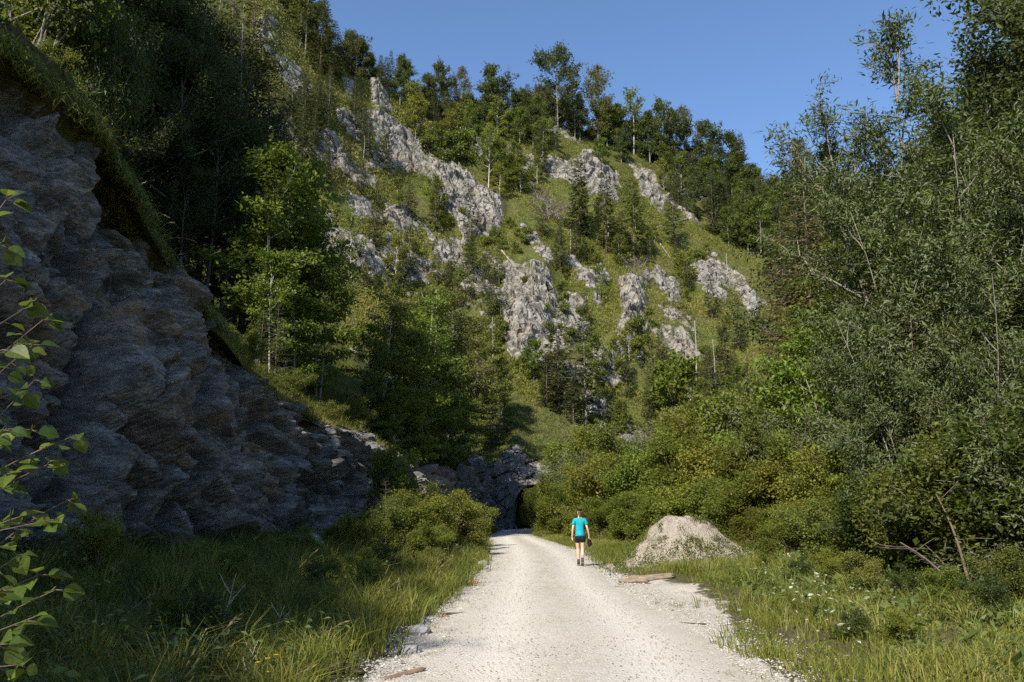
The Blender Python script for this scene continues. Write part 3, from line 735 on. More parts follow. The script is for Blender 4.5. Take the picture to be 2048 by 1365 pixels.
    # middle distance (35-75 m)
    proto('mid_beech1', broadleaf, bark_p, M['lime'], seed=31, h=12, cb=.12, cr=2.7, nl=30, nsub=9, nleaf=10000, L=.20, W=.125, tr=.12, stems=2, lean=.08, spread=1.25, layer=.3, up0=-.05, up1=1.0)
    proto('mid_beech2', broadleaf, bark_g, M['lime'], seed=32, h=9, cb=.08, cr=2.2, nl=26, nsub=8, nleaf=8500, L=.20, W=.13, tr=.09, stems=2, lean=.10, spread=1.25, layer=.35, up0=0., up1=1.1)
    proto('mid_beech3', broadleaf, bark_g, M['beech'], seed=33, h=11, cb=.06, cr=2.7, nl=30, nsub=9, nleaf=10500, L=.20, W=.125, tr=.11, spread=1.3, layer=.3, up0=-.1, up1=1.0)
    proto('mid_maple', broadleaf, bark_p, M['lime'], seed=34, h=11, cb=.22, cr=2.5, nl=18, nsub=8, nleaf=6500, L=.24, W=.17, tr=.10, spread=1.2, lean=.06, layer=.4)
    proto('mid_rust', broadleaf, bark_g, M['rust'], seed=35, h=13, cb=.10, cr=2.6, nl=30, nsub=10, nleaf=9500, L=.19, W=.11, tr=.12, spread=1.3, layer=.3, up0=-.1, up1=.9)
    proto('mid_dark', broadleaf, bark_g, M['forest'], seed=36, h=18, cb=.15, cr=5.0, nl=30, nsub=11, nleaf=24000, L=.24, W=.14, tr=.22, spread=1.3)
    proto('mid_spruce1', conifer, bark_b, M['spruce_shaded'], seed=37, h=18, cb=.12, cr=2.7, nwh=44, per=6, nsp=22, L=.5, tr=.17, ragged=.35, width=.22)
    proto('mid_spruce2', conifer, bark_g, M['spruce_shaded'], seed=38, h=22, cb=.30, cr=2.6, nwh=40, per=5, nsp=22, L=.5, tr=.20, ragged=.5, power=.6, width=.22)
    proto('mid_young', conifer, bark_b, M['spruce'], seed=39, h=6, cb=.03, cr=1.5, nwh=24, per=6, nsp=18, L=.34, tr=.07, ragged=.25, width=.24)
    proto('mid_brownspruce', conifer, bark_b, M['spruce_br'], seed=40, h=20, cb=.05, cr=3.6, nwh=46, per=7, nsp=26, L=.62, tr=.2, ragged=.35, droop=.45, power=.6, width=.24)
    proto('mid_greenspruce', conifer, bark_b, M['larch'], seed=41, h=9, cb=.03, cr=2.3, nwh=30, per=7, nsp=24, L=.40, tr=.1, ragged=.25, width=.24, sweep=.5)
    # valley shrubs (18-60 m)
    for i, (mk, ww) in enumerate([('shrub', .08), ('shrub_ol', .07), ('shrub', .075), ('yellow', .08), ('willow', .035), ('lime', .085)]):
        proto('shrub%d' % (i + 1), broadleaf, bark_b, M[mk], 'foliage', seed=50 + i, h=4.0, cb=.04, cr=1.9, nl=26, nsub=8, nleaf=13000, L=.125 if mk != 'willow' else .14, W=ww, tr=.045,
              stems=6, lean=.30, spread=1.6, up0=.35, twigr=.006)
    # near willows and dark trees on the right (12-35 m)
    proto('willow1', broadleaf, bark_w, M['willow'], seed=61, h=11, cb=.22, cr=2.9, nl=26, nsub=11, nleaf=21000, L=.15, W=.036, tr=.10, stems=2, lean=.12, spread=.9, up0=.3, up1=1.4, bare=.1, lw=1.1)
    proto('willow2', broadleaf, bark_w, M['willow'], seed=62, h=8, cb=.08, cr=2.6, nl=34, nsub=10, nleaf=30000, L=.15, W=.038, tr=.06, lw=.7, stems=4, lean=.22, spread=.95, up0=.2, up1=1.2, droop=.3)
    proto('willow3', broadleaf, bark_w, M['willow'], seed=63, h=9, cb=.12, cr=2.4, nl=30, nsub=10, nleaf=26000, L=.145, W=.038, tr=.06, lw=.7, stems=3, lean=.18, spread=.95, up0=.3)
    proto('near_dark', broadleaf, bark_g, M['beech_dk'], seed=64, h=20, cb=.08, cr=4.6, nl=40, nsub=12, nleaf=36000, L=.20, W=.12, tr=.22, spread=1.6)
    proto('near_hazel', broadleaf, bark_g, M['hazel'], 'foliage', seed=65, h=4.5, cb=.05, cr=2.0, nl=26, nsub=8, nleaf=6500, L=.14, W=.105, tr=.045, stems=6, lean=.25, spread=1.5, up0=.3)
    for nm, sd, h, nb in (('snag1', 71, 9, 10), ('snag2', 72, 11, 26), ('snag3', 73, 6, 3)):
        w, l = snag(sd, h, .15, nb)
        PROTO[nm] = (w.mesh(nm + '_trunk', [dead], True), None, h, '')

LOOK = {
 'far_beech1': 'dense dark round crowned broadleaf tree', 'far_beech2': 'mid green bushy broadleaf tree', 'far_beech3': 'dark upright broadleaf tree',
 'far_open': 'thinly leaved pale trunked tree', 'far_tall': 'tall broad crowned dark tree', 'far_rust': 'rusty brown tinged broadleaf tree', 'far_yellow': 'small yellow green broadleaf tree',
 'far_lime': 'small fresh green pale stemmed tree', 'far_spruce1': 'full dark spruce', 'far_spruce2': 'slim ragged spruce', 'far_spruce3': 'tall spruce with bare lower trunk',
 'far_dense': 'short dense conical spruce', 'far_column': 'narrow column shaped dark spruce', 'far_larch': 'pale green feathery larch', 'far_bush1': 'olive green bush', 'far_bush2': 'fresh green bush', 'far_brown': 'leafless brown bush',
 'mid_beech1': 'green beech with pale twin trunks', 'mid_beech2': 'bright green leafy young beech', 'mid_beech3': 'dense mid green beech', 'mid_maple': 'light green maple with open crown', 'mid_rust': 'brown tinged broadleaf tree',
 'mid_dark': 'big dark broadleaf tree', 'mid_spruce1': 'full dark forest spruce', 'mid_spruce2': 'tall bare trunked forest spruce', 'mid_young': 'young spruce', 'mid_brownspruce': 'drooping brown tinged spruce', 'mid_greenspruce': 'bright green young fir',
 'shrub1': 'leafy mid green shrub', 'shrub2': 'dull olive shrub', 'shrub3': 'fresh green many stemmed shrub', 'shrub4': 'yellow tinged shrub', 'shrub5': 'grey green willow shrub', 'shrub6': 'bright lime green shrub',
 'willow1': 'thin silvery willow with pale trunks', 'willow2': 'wide silvery willow thicket', 'willow3': 'upright grey green willow', 'near_dark': 'towering dark green tree', 'near_hazel': 'broad leaved hazel bush',
 'snag1': 'bare dead trunk', 'snag2': 'dead spruce with short broken twigs', 'snag3': 'short pale dead stump',
}
NAME = {'far_spruce': 'spruce_tree', 'far_dense': 'spruce_tree', 'far_column': 'spruce_tree', 'far_larch': 'larch_tree', 'mid_spruce': 'spruce_tree', 'mid_young': 'spruce_tree', 'mid_brownspruce': 'spruce_tree', 'mid_greenspruce': 'fir_tree',
        'far_bush': 'bush', 'far_brown': 'bush', 'shrub': 'shrub', 'willow1': 'willow_tree', 'willow2': 'willow_tree', 'willow3': 'willow_tree', 'near_hazel': 'hazel_bush', 'snag': 'dead_tree', 'mid_maple': 'maple_tree', 'mid_beech': 'beech_tree'}
def name_of(key):
    best = ''
    for k in NAME:
        if key.startswith(k) and len(k) > len(best): best = k
    return NAME.get(best, 'broadleaf_tree')
def put(key, x, y, h, zone, z=None, group=None, wide=1.0, label=None, rz=None, sink=.1, tilt=(0, 0)):
    nm = name_of(key); cat = 'shrub' if nm in ('bush', 'shrub', 'hazel_bush') else 'tree'
    z = float(land_z(x, y)) - sink if z is None else z
    return plant(key, nm, cat, LOOK[key], zone, x, y, z, h, rz, wide, group, tilt, label)
def put_px(key, px, pyb, pyt, zone, group=None, y_from=70.0, wide=1.0, label=None, rz=None, tilt=(0, 0), zbase=None):
    r = hit(px, pyb, y_from)
    if r is None: return None
    x, y, z = r
    e2 = float(ue(px, pyt)[1]); h = (EYE + e2 * y) - z
    return put(key, x, y, h, zone, z - .25, group, wide, label, rz, tilt=tilt)

G_RIDGE, G_SLOPE, G_LEFT, G_VALLEY, G_DARK, G_WIL = 'trees along the skyline ridge', 'trees on the rocky mountain side', 'trees on the wooded left slope', 'shrubs on the valley floor', 'dark spruces in the upper left forest', 'willows beside the road'
def zone_of(px, py):
    if py < ridge_py(px) + 28: return ('on skyline left of twin spires' if px < 745 else 'on the skyline above the widest cliff' if px < 1020 else 'on the skyline above the smooth cliff' if px < 1260 else 'on the skyline toward the willows')
    if px < 745: return 'on rib left of twin spires' if py < 400 else 'on the slope beside the leaning birch'
    if px < 1020: return 'on the slope above the widest cliff' if py < 350 else 'among the ledges around the widest cliff' if py < 520 else 'below the widest cliff'
    if px < 1310:
        return 'around the smooth grey cliff' if py < 420 else 'on grass above the curved wall' if py < 560 else 'between the rock walls in the middle' if py < 740 else 'at the foot of the curved wall'
    return 'in wood right of smooth cliff' if py < 470 else 'around the pale fluted face' if py < 650 else 'low on slope under fluted face'
def ridge_py(px): return float(np.interp(px, _R[:, 0], _R[:, 1]))

def build_mountain_trees():
    R = PRNG
    # ---- trees picked out one by one in the photo: kind, x, base y, top y, width factor
    T = [
     ('far_spruce3',610,120,-40,1.1), ('far_spruce1',640,150,-20,1.2), ('far_spruce2',667,165,42,1.3), ('far_tall',735,158,43,.95), ('far_beech3',800,215,113,1.), ('far_yellow',826,250,176,1.), ('far_beech1',877,245,133,.95),
     ('far_rust',920,255,143,.9), ('far_beech1',985,262,140,1.1), ('far_larch',1016,255,128,1.0), ('far_spruce1',1056,275,165,1.3), ('far_tall',1115,268,102,1.), ('far_rust',1196,292,142,.95), ('far_open',1268,310,185,1.1),
     ('far_beech1',1327,345,210,.9), ('far_rust',1372,352,224,.85), ('far_beech3',1396,362,236,1.1), ('far_rust',1441,378,230,.75), ('far_spruce1',1487,410,264,1.1), ('far_beech3',1541,420,284,1.2), ('far_rust',1604,445,292,1.), ('far_beech3',1300,330,225,1.1), ('far_beech1',1350,350,228,1.), ('far_beech1',1420,375,250,1.1), ('far_beech3',1465,395,268,1.1), ('far_beech1',1510,410,280,1.1), ('far_rust',1560,428,292,1.), ('far_beech1',1235,305,215,1.), ('far_beech3',1160,285,190,1.),
     ('far_column',1160,472,318,1.25), ('far_spruce2',1213,508,338,1.25), ('far_spruce2',1269,528,356,1.5), ('far_spruce2',1350,500,362,1.3), ('far_spruce1',1427,470,330,1.), ('far_dense',1120,538,450,1.2),
     ('far_lime',1041,388,312,1.3), ('far_open',977,384,270,1.), ('far_spruce1',1080,352,232,1.2), ('far_spruce3',1112,330,230,1.1), ('far_dense',820,448,362,1.), ('far_spruce2',870,475,350,1.1), ('far_spruce3',940,488,368,1.),
     ('far_spruce1',938,575,448,1.1), ('far_dense',975,575,492,1.), ('far_spruce2',905,560,460,1.), ('far_spruce2',1118,830,610,1.4), ('far_spruce2',1095,858,690,1.2), ('far_spruce3',1173,885,622,1.35),
     ('far_spruce1',1452,775,618,1.1), ('far_spruce2',1425,640,520,1.), ('far_spruce1',1478,700,585,1.1), ('far_spruce2',735,330,225,1.1), ('far_spruce1',770,345,240,1.1), ('far_spruce2',720,395,300,1.1), ('far_dense',690,340,262,1.),
     ('far_spruce3',655,265,130,1.), ('far_spruce2',625,330,215,1.1), ('far_beech2',600,95,-10,1.), ('far_spruce1',700,150,66,1.1), ('far_spruce1',760,190,120,1.2), ('far_beech3',850,238,150,1.), ('far_dense',1010,640,570,1.),
     ('far_lime',1000,400,330,1.), ('far_beech2',1300,330,235,1.), ('far_spruce1',1240,305,215,1.2), ('far_spruce3',1150,285,190,1.1), ('far_beech2',1215,302,205,1.), ('far_beech2',945,300,215,1.1), ('far_beech2',1075,290,200,1.),
    ]
    for k, px, b, t, w in T: put_px(k, px, b, t, zone_of(px, b), G_RIDGE if b < ridge_py(px) + 28 else G_SLOPE, wide=w)
    # dead trunks
    for k, px, b, t, lab in [
        ('snag1',1462,388,306,'tall bleached dead trunk standing among trees on the skyline right of the cliffs'), ('snag3',1141,508,456,'short white dead post on the grass below the smooth cliff'),
        ('snag1',727,326,270,'thin pale dead trunk on the grassy rib beside the stubby rock step'), ('snag1',1395,768,638,'slim dead pole under the pale fluted face'), ('snag2',1431,778,676,'dead spruce with broken twigs below the pale fluted face'),
        ('snag3',940,292,266,'short dead trunk just under the skyline above the widest cliff'), ('snag1',998,572,510,'thin bare trunk between the widest cliff and the split pillar'), ('snag3',1456,560,505,'bare post on the turf above the pale fluted face'),
        ('snag1',985,720,630,'bare grey trunk below the crumbling rock wall'), ('snag1',1108,345,305,'small bare trunk in the trees left of the smooth cliff')]:
        put_px(k, px, b, t, '', 'dead trunks on the mountain side', label=lab)
    put_px('far_brown', 1095, 442, 385, '', label='wide leafless brown bush on grass left of the ivy covered spruce', wide=1.3)
    put_px('far_brown', 1270, 562, 522, '', label='leafless brown bush above the curved blue grey wall', wide=1.3)
    for k, px, b, t, w in [('far_bush2',1180,532,486,1.), ('far_bush1',1240,530,492,1.2), ('far_bush1',890,328,268,1.2), ('far_bush1',860,320,275,1.2), ('far_bush1',1285,690,632,1.), ('far_bush1',1300,655,615,1.), ('far_bush2',1345,830,715,1.),
                           ('far_bush1',1195,575,530,1.), ('far_bush2',1130,905,850,1.2), ('far_bush1',1230,880,830,1.), ('far_bush1',1330,790,735,1.2), ('far_bush2',1370,560,510,1.), ('far_bush1',1400,540,500,1.), ('far_bush2',930,320,270,1.3)]:
        put_px(k, px, b, t, zone_of(px, b), 'bushes on the mountain side', wide=w)
    # ---- the rest of the wood, by band
    taken = [(t[1], t[2]) for t in T]
    def band(n, poly, kinds, hr, group, mind):
        P = np.array(poly, float); got = 0; tries = 0
        while got < n and tries < n * 40:
            tries += 1
            px = R.uniform(P[:, 0].min(), P[:, 0].max()); py = R.uniform(P[:, 1].min(), P[:, 1].max())
            if poly_sd(np.array([px]), np.array([py]), poly)[0] < 0: continue
            if any((px - a) ** 2 + ((py - b) * 1.2) ** 2 < mind ** 2 for a, b in taken): continue
            if max(poly_sd(np.array([px]), np.array([py]), o[2])[0] for o in OUTCROPS) > -6 and R.random() < .93: continue
            r = hit(px, py, 70.)
            if r is None: continue
            taken.append((px, py)); got += 1
            k = kinds[int(R.integers(len(kinds)))]
            put(k, r[0], r[1], R.uniform(*hr), zone_of(px, py), r[2] - .25, group, R.uniform(.9, 1.2))
    dec = ['far_beech1', 'far_beech2', 'far_beech3', 'far_beech1', 'far_rust', 'far_spruce1', 'far_beech3']
    con = ['far_spruce1', 'far_spruce2', 'far_spruce3', 'far_spruce2', 'far_dense']
    # just behind and along the crest
    for i, px in enumerate(np.arange(560, 1660, 9.5)):
        u = float(ue(px, ridge_py(px))[0]); y = float(ridge_y(u)) + R.uniform(1, 13)
        k = dec[int(R.integers(len(dec)))]
        put(k, u * y, y, R.uniform(9.5, 14.0), zone_of(px, 0), None, G_RIDGE, R.uniform(.9, 1.2), sink=.4)
    band(14, [(840,205),(1500,395),(1500,430),(1000,300),(840,290)], ['far_beech2','far_beech1','far_spruce1','far_beech3','far_lime'], (8, 12), G_SLOPE, 14)
    band(58, [(1310,350),(1480,400),(1680,460),(1680,560),(1500,520),(1340,430)], ['far_spruce1','far_spruce2','far_beech1','far_spruce3','far_beech2'], (9, 14), G_SLOPE, 10)
    band(13, [(560,80),(740,170),(760,330),(640,420),(560,300)], con, (8, 13), G_SLOPE, 18)
    band(12, [(820,250),(1100,290),(1090,400),(960,380),(840,330)], ['far_beech2','far_lime','far_spruce1','far_yellow'], (6, 10), G_SLOPE, 20)
    band(17, [(730,400),(1010,480),(1010,640),(720,600)], ['far_spruce2','far_dense','far_spruce3','far_spruce2','far_lime'], (5, 9), G_SLOPE, 22)
    band(13, [(1020,430),(1300,440),(1460,640),(1300,540),(1100,540)], ['far_dense','far_spruce2','far_lime'], (4, 8), G_SLOPE, 26)
    band(20, [(990,760),(1480,700),(1500,880),(1100,890)], ['far_lime','far_dense','far_beech2','far_spruce2'], (4, 8), G_SLOPE, 24)
    band(46, [(700,420),(1480,500),(1500,880),(1000,880),(980,640)], ['far_bush1','far_bush2','far_bush1'], (1.6, 3.4), 'bushes on the mountain side', 22)
    # fallen dead trunks
    dead = BARKS['dead']
    for (p0, p1, lab) in [((1304,468),(1342,520),'long bleached fallen trunk lying down the grass right of the slim spruces'), ((1376,440),(1296,462),'fallen dead trunk leaning across the slope below the sparse grey rib'),
                          ((1000,500),(1032,540),'grey fallen stem on the turf under the widest cliff'), ((1246,500),(1266,525),'short fallen log at the foot of a slim spruce')]:
        a, b = hit(*p0, 70.), hit(*p1, 70.)
        if a and b:
            A, B = np.array(a) + [0, 0, .25], np.array(b) + [0, 0, .25]
            m = MB(); t = np.linspace(0, 1, 8)[:, None]; Q = A + (B - A) * t
            m.add(*tube(Q - A, np.linspace(.2, .07, 8), 7))
            for g in np.linspace(.3, .9, 5): m.add(*tube(bez((B - A) * g, dirz(R.random() * 6, .5), R.uniform(.4, .9), 0, 3), [.03, .02, .008], 4, False))
            tag(link('fallen_trunk', m.mesh('fallen_trunk', [dead], True), None, A), lab, 'fallen trunk', 'fallen dead trunks on the mountain side')

def build_left_trees():
    R = PRNG
    # dark forest filling the upper left (far enough along the slope for its shade to miss the road)
    def slope_tree(k, px, pyt, dY, w, zone, group, cap=27.):
        u, e = ue(px, pyt); u = float(ue(px, 500)[0]); Y = 62 / (1 + 1.875 * abs(u)) + dY; x = u * Y; z = float(land_z(x, Y))
        e = min(float(e), float(ue(px, -30)[1])); h = min(EYE + e * Y - z, cap * R.uniform(.93, 1.07))
        if h > 1.5: put(k, x, Y, h, zone, z - .2, group, w)
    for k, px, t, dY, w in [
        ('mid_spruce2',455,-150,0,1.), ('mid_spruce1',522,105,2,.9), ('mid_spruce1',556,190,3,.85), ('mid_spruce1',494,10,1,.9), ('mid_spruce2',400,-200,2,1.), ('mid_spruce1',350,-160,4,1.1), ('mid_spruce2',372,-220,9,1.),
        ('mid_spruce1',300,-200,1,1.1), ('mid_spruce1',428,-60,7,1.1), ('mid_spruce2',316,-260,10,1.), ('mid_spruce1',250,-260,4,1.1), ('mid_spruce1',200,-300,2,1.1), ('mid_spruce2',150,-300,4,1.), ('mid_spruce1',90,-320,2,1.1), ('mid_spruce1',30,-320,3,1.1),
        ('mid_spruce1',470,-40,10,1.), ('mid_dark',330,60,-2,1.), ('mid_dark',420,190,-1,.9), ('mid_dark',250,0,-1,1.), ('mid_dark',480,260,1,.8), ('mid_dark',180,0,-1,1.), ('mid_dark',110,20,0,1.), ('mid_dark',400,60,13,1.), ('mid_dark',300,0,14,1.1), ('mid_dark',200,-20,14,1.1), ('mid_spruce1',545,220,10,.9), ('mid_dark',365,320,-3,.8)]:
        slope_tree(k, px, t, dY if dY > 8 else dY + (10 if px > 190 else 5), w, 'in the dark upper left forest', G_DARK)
    for i, (x, y) in enumerate([(-21.5, 25), (-23.5, 29), (-26, 26), (-27, 31.5), (-30, 28), (-31, 34), (-34.5, 31), (-36, 37), (-39, 33)]):     # more of the forest, added unseen upslope of the frame to shade the slope
        put(['mid_spruce1', 'mid_dark'][i % 2], x, y, 23., 'added for shade upslope beyond the left edge', None, G_DARK, 1.25)
    # lit broadleaf trees lower on the slope
    for k, px, t, dY, w in [('mid_maple',530,300,0,1.1), ('mid_maple',585,320,1,1.1), ('mid_beech2',640,475,-1,1.), ('mid_beech3',560,420,2,1.), ('mid_young',566,600,-5,1.), ('mid_beech2',600,540,-2,1.),
                        ('mid_young',535,610,-4,1.), ('mid_beech2',615,400,3,.9), ('mid_maple',555,500,-2,.9)]:
        slope_tree(k, px, t, dY, w, 'behind the road cutting', G_LEFT)
    for i in range(22):
        px = R.uniform(330, 800); Y = R.uniform(27, 50); u = float(ue(px, 700)[0]); x = u * Y
        if bank_d(x, Y) < 1.2: continue
        put(['shrub2', 'shrub1', 'mid_young', 'shrub3'][int(R.integers(4))], x, Y, R.uniform(.8, 2.2), 'on the slope above the cutting', None, 'bushes on the left slope', 1.2)
    # beech thicket in the middle, at the lower end of the slope
    for k, px, Y, pyt, w, zb in [('mid_beech3',738,47,650,.9,0), ('mid_beech1',768,49,600,1.,0), ('mid_beech1',800,51,575,1.1,0), ('mid_beech2',826,53,640,1.1,0), ('mid_beech1',846,58,585,1.1,0), ('mid_beech1',868,61,560,1.,0), ('mid_beech2',872,59,720,1.1,0), ('mid_beech3',893,64,590,1.,0), ('mid_beech2',905,69,690,1.1,0),
                          ('mid_rust',925,74,570,1.1,0), ('mid_beech1',912,72,640,1.,0), ('mid_beech2',938,78,760,1.1,0), ('mid_beech3',955,86,640,1.,9.3), ('mid_beech2',975,88,770,1.1,9.8), ('mid_young',990,87,800,1.2,9.6), ('mid_beech2',955,84.5,800,1.1,8.6), ('mid_beech2',790,48,760,1.,0), ('mid_beech2',845,55,770,1.,0), ('mid_beech3',1000,90,720,.9,10.5)]:
        u, e = ue(px, pyt); x = float(u) * Y
        if not zb: x = min(x, float(cut_x(Y) - cut_l(Y)) - .9)
        z = zb or float(land_z(x, Y)); put(k, x, Y, EYE + float(e) * Y - z, 'in the thicket above the tunnel', z - .2, G_LEFT, w)
    # white leaning birch
    r = hit(702, 566, 60.)
    put('far_open', r[0], r[1], 11.5, '', r[2] - .2, None, .8, 'slender white birch leaning right beside the warm grey rock patch', tilt=(0, rad(7)))
    # bushes on the lip of the cutting: hazel sapling etc.
    for (px, Y, h, k, w, lab) in [(195, 18.8, 4.9, 'near_hazel', .5, 'yellow green hazel sapling on the lip of the near rock face'), (20, 17, 6, 'near_hazel', .9, 'tall dark hazel bush at the top edge of the near rock face'), (60, 19, 5, 'shrub2', 1., 'olive shrub behind the hazels on the rock face lip')]:
        u = float(ue(px, 300)[0]); x = min(u * Y, float(cut_x(Y) - cut_l(Y)) - .3); put(k, x, Y, h, '', None, None, w, lab)
    for i in range(16):
        Y = R.uniform(13, 33); x = float(cut_x(Y) - cut_l(Y)) + R.uniform(-.5, .25)
        put(['shrub2', 'shrub1', 'shrub3', 'mid_young'][i % 4], x, Y, R.uniform(.5, 1.5), 'on the rim of the rock cutting', None, 'small bushes on the rim of the cutting', 1.3)
    for i in range(16):
        Y = R.uniform(8, 26); x = R.uniform(float(cut_x(Y)) + .6, float(road_l(Y)) - 1.2)
        put(['near_hazel', 'shrub1', 'shrub2', 'shrub3'][i % 4], x, Y, R.uniform(.45, 1.0), 'in the shaded left verge', None, 'low weeds and seedlings in the left verge', 1.25)
    # young plants in front of the cutting
    for k, px, Y, h, w in [('shrub3',820,26,1.9,1.2), ('shrub1',870,28,2.2,1.2), ('shrub2',760,24,1.7,1.2), ('shrub3',910,31,2.2,1.2), ('shrub6',790,30,3.4,.8), ('shrub1',730,22,1.2,1.2), ('shrub2',930,36,1.9,1.3), ('shrub1',850,24,1.2,1.3), ('shrub4',700,24,1.1,1.2), ('shrub3',885,25.5,1.1,1.3), ('shrub1',955,40,2.0,1.2), ('mid_young',770,27,2.4,1.), ('mid_young',860,30,2.1,1.1)]:
        u = float(ue(px, 1060)[0]); put(k, u * Y, Y, h, 'under the rock cutting', None, 'young shrubs under the rock cutting', w)

def build_right_plants():
    R = PRNG
    # shrubs along the right side of the valley floor
    ks = ['shrub1', 'shrub2', 'shrub3', 'shrub4', 'shrub5', 'shrub6', 'shrub3', 'shrub1']
    for k, px, Y, pyt, w in [('shrub3',1095,62,968,1.), ('shrub1',1125,58,965,1.2), ('shrub1',1140,55,985,1.2), ('shrub3',1068,66,985,1.), ('shrub1',1180,52,930,1.1), ('shrub5',1150,60,915,1.1), ('shrub4',1215,50,915,1.2), ('shrub3',1245,46,920,1.1), ('shrub6',1290,44,900,1.1), ('shrub1',1330,42,895,1.1),
                          ('shrub3',1375,40,890,1.2), ('shrub4',1420,38,900,1.1), ('shrub1',1460,37,880,1.1), ('shrub6',1500,40,870,1.1), ('shrub5',1550,36,850,1.2), ('shrub3',1250,40,990,1.2), ('shrub1',1300,36,985,1.2), ('shrub6',1360,34,970,1.2), ('shrub6',1410,33,960,1.1), ('shrub1',1460,31,965,1.2),
                          ('shrub3',1510,30,950,1.2), ('shrub4',1560,29,930,1.2), ('shrub1',1600,30,900,1.2), ('shrub3',1200,45,1000,1.2), ('shrub2',1165,48,1015,1.0), ('shrub5',1640,32,840,1.), ('shrub4',1640,27,900,1.1), ('shrub6',1560,26,1010,1.1), ('shrub1',1620,25,990,1.2), ('shrub3',1500,27,1020,1.1),
                          ('shrub1',1440,55,830,1.2), ('shrub3',1380,60,840,1.2), ('shrub5',1310,62,850,1.2), ('shrub2',1250,64,860,1.2), ('shrub6',1520,52,800,1.2), ('shrub5',1580,48,760,1.2), ('shrub3',1200,70,870,1.2), ('shrub1',1160,74,885,1.2), ('shrub2',1480,64,800,1.2), ('shrub1',1560,62,780,1.2),
                          ('shrub2',1680,22,1010,1.2), ('shrub1',1720,20,1000,1.2), ('shrub2',1780,19,1020,1.1), ('shrub2',1850,19.5,980,1.2), ('shrub2',1940,18.5,960,1.2), ('near_hazel',2020,17,930,1.1), ('shrub2',2110,16,950,1.1)]:
        u, e = ue(px, pyt); x = float(u) * Y; z = float(land_z(x, Y)); h = EYE + float(e) * Y - z
        zn = 'beside the tunnel mouth' if px < 1150 else 'behind the gravel heap' if px < 1490 and Y < 48 else 'at the foot of the mountain' if Y >= 48 else 'under the willows'
        put(k, x, Y, max(h, .8), zn, None, G_VALLEY, w * (1.15 if h < 3 else 1.))
    for k, px, Y, h, w in [('shrub2',1640,20.5,1.6,1.2), ('shrub1',1705,18,1.8,1.2), ('near_hazel',1770,16.2,2.0,1.2), ('shrub2',1840,15.2,2.6,1.2), ('near_hazel',1915,14.6,2.8,1.1), ('shrub2',1990,14.0,3.0,1.2), ('near_hazel',2060,13.4,3.2,1.2), ('shrub5',2110,12.8,3.0,1.2), ('shrub1',1590,22,1.2,1.3), ('shrub3',1540,23,1.0,1.3),
                           ('near_hazel',1600,16.5,.6,1.4), ('shrub1',1660,15,.7,1.3), ('shrub2',1730,14,.8,1.3), ('near_hazel',1800,12.6,.7,1.4), ('shrub3',1880,11.6,.7,1.3), ('near_hazel',1960,10.6,.7,1.4), ('shrub1',1530,18.5,.5,1.4), ('shrub2',2030,11,.9,1.3), ('near_hazel',1700,10.4,.45,1.4), ('shrub3',1790,9.6,.45,1.4)]:
        u = float(ue(px, 1120)[0]); x = u * Y; put(k, x, Y, h, 'on the right verge', None, 'low shrubs on the right verge', w)
    # trees of the valley edge, behind the willows
    for k, px, Y, pyt, w in [('mid_brownspruce',1600,50,300,1.), ('mid_brownspruce',1562,56,440,.9), ('mid_brownspruce',1640,54,400,.9), ('mid_spruce1',1822,18.5,620,1.1), ('mid_spruce1',1880,20,500,.9), ('mid_greenspruce',1494,66,722,1.), ('mid_dark',1690,60,400,1.), ('mid_dark',1640,74,380,1.), ('mid_dark',1780,56,390,1.), ('mid_spruce1',1735,66,380,1.), ('mid_dark',1850,52,340,1.), ('mid_rust',1660,52,480,1.1),
                          ('mid_beech3',1720,46,500,1.2), ('mid_beech3',1800,42,470,1.2), ('mid_dark',1930,50,270,1.), ('mid_dark',2010,48,180,1.), ('mid_beech2',1640,40,640,1.1), ('mid_beech2',1570,46,700,1.), ('mid_beech2',1700,27,560,1.), ('mid_beech2',1760,22,760,.9), ('mid_beech2',1880,23,520,1.), ('mid_beech1',1960,24,470,1.), ('mid_beech2',1690,24,820,.8), ('mid_beech1',1610,50,640,1.1), ('mid_beech3',1650,44,660,1.1), ('mid_beech2',1590,56,720,1.), ('mid_dark',2090,46,100,1.), ('mid_beech3',1890,40,420,1.2), ('mid_beech3',1980,38,380,1.2), ('mid_beech3',2070,36,360,1.2), ('mid_spruce1',1540,70,560,.9), ('mid_spruce1',1625,84,330,1.)]:
        u, e = ue(px, pyt); x = float(u) * Y; z = float(land_z(x, Y)); put(k, x, Y, EYE + float(e) * Y - z, 'behind the willows', None, 'trees at the valley edge', w)
    for k, px, Y, pyt, w in [('near_dark',2030,34,-30,.85), ('near_dark',2110,30,-200,1.), ('near_dark',1975,42,180,.8), ('near_dark',2180,26,-200,1.)]:
        u, e = ue(px, pyt); x = float(u) * Y; put(k, x, Y, EYE + float(e) * Y - float(land_z(x, Y)), 'behind the willows', None, 'dark trees behind the willows', w)
    for k, px, Y, pyt, w, rz in [('willow1',1775,24,130,1.05,2.2), ('willow1',1735,26,300,.8,.5), ('willow3',1860,22,250,1.,1.), ('willow2',1790,23,440,1.,0.), ('willow2',1850,21,400,1.1,1.5), ('willow2',1950,19.5,360,1.1,3.), ('willow3',2030,19,330,1.1,2.), ('willow2',1725,25,600,.8,4.), ('willow2',1800,19,600,.9,5.), ('willow2',1930,17.5,560,.9,.7), ('willow3',1665,28,690,.7,3.), ('willow2',2050,16.5,500,1.,2.), ('willow3',1735,21,760,.8,4.4), ('willow2',2150,17,400,1.,1.)]:
        u, e = ue(px, pyt); x = float(u) * Y; put(k, x, Y, EYE + float(e) * Y - float(land_z(x, Y)), 'right of the road', None, G_WIL, w, rz=rz)
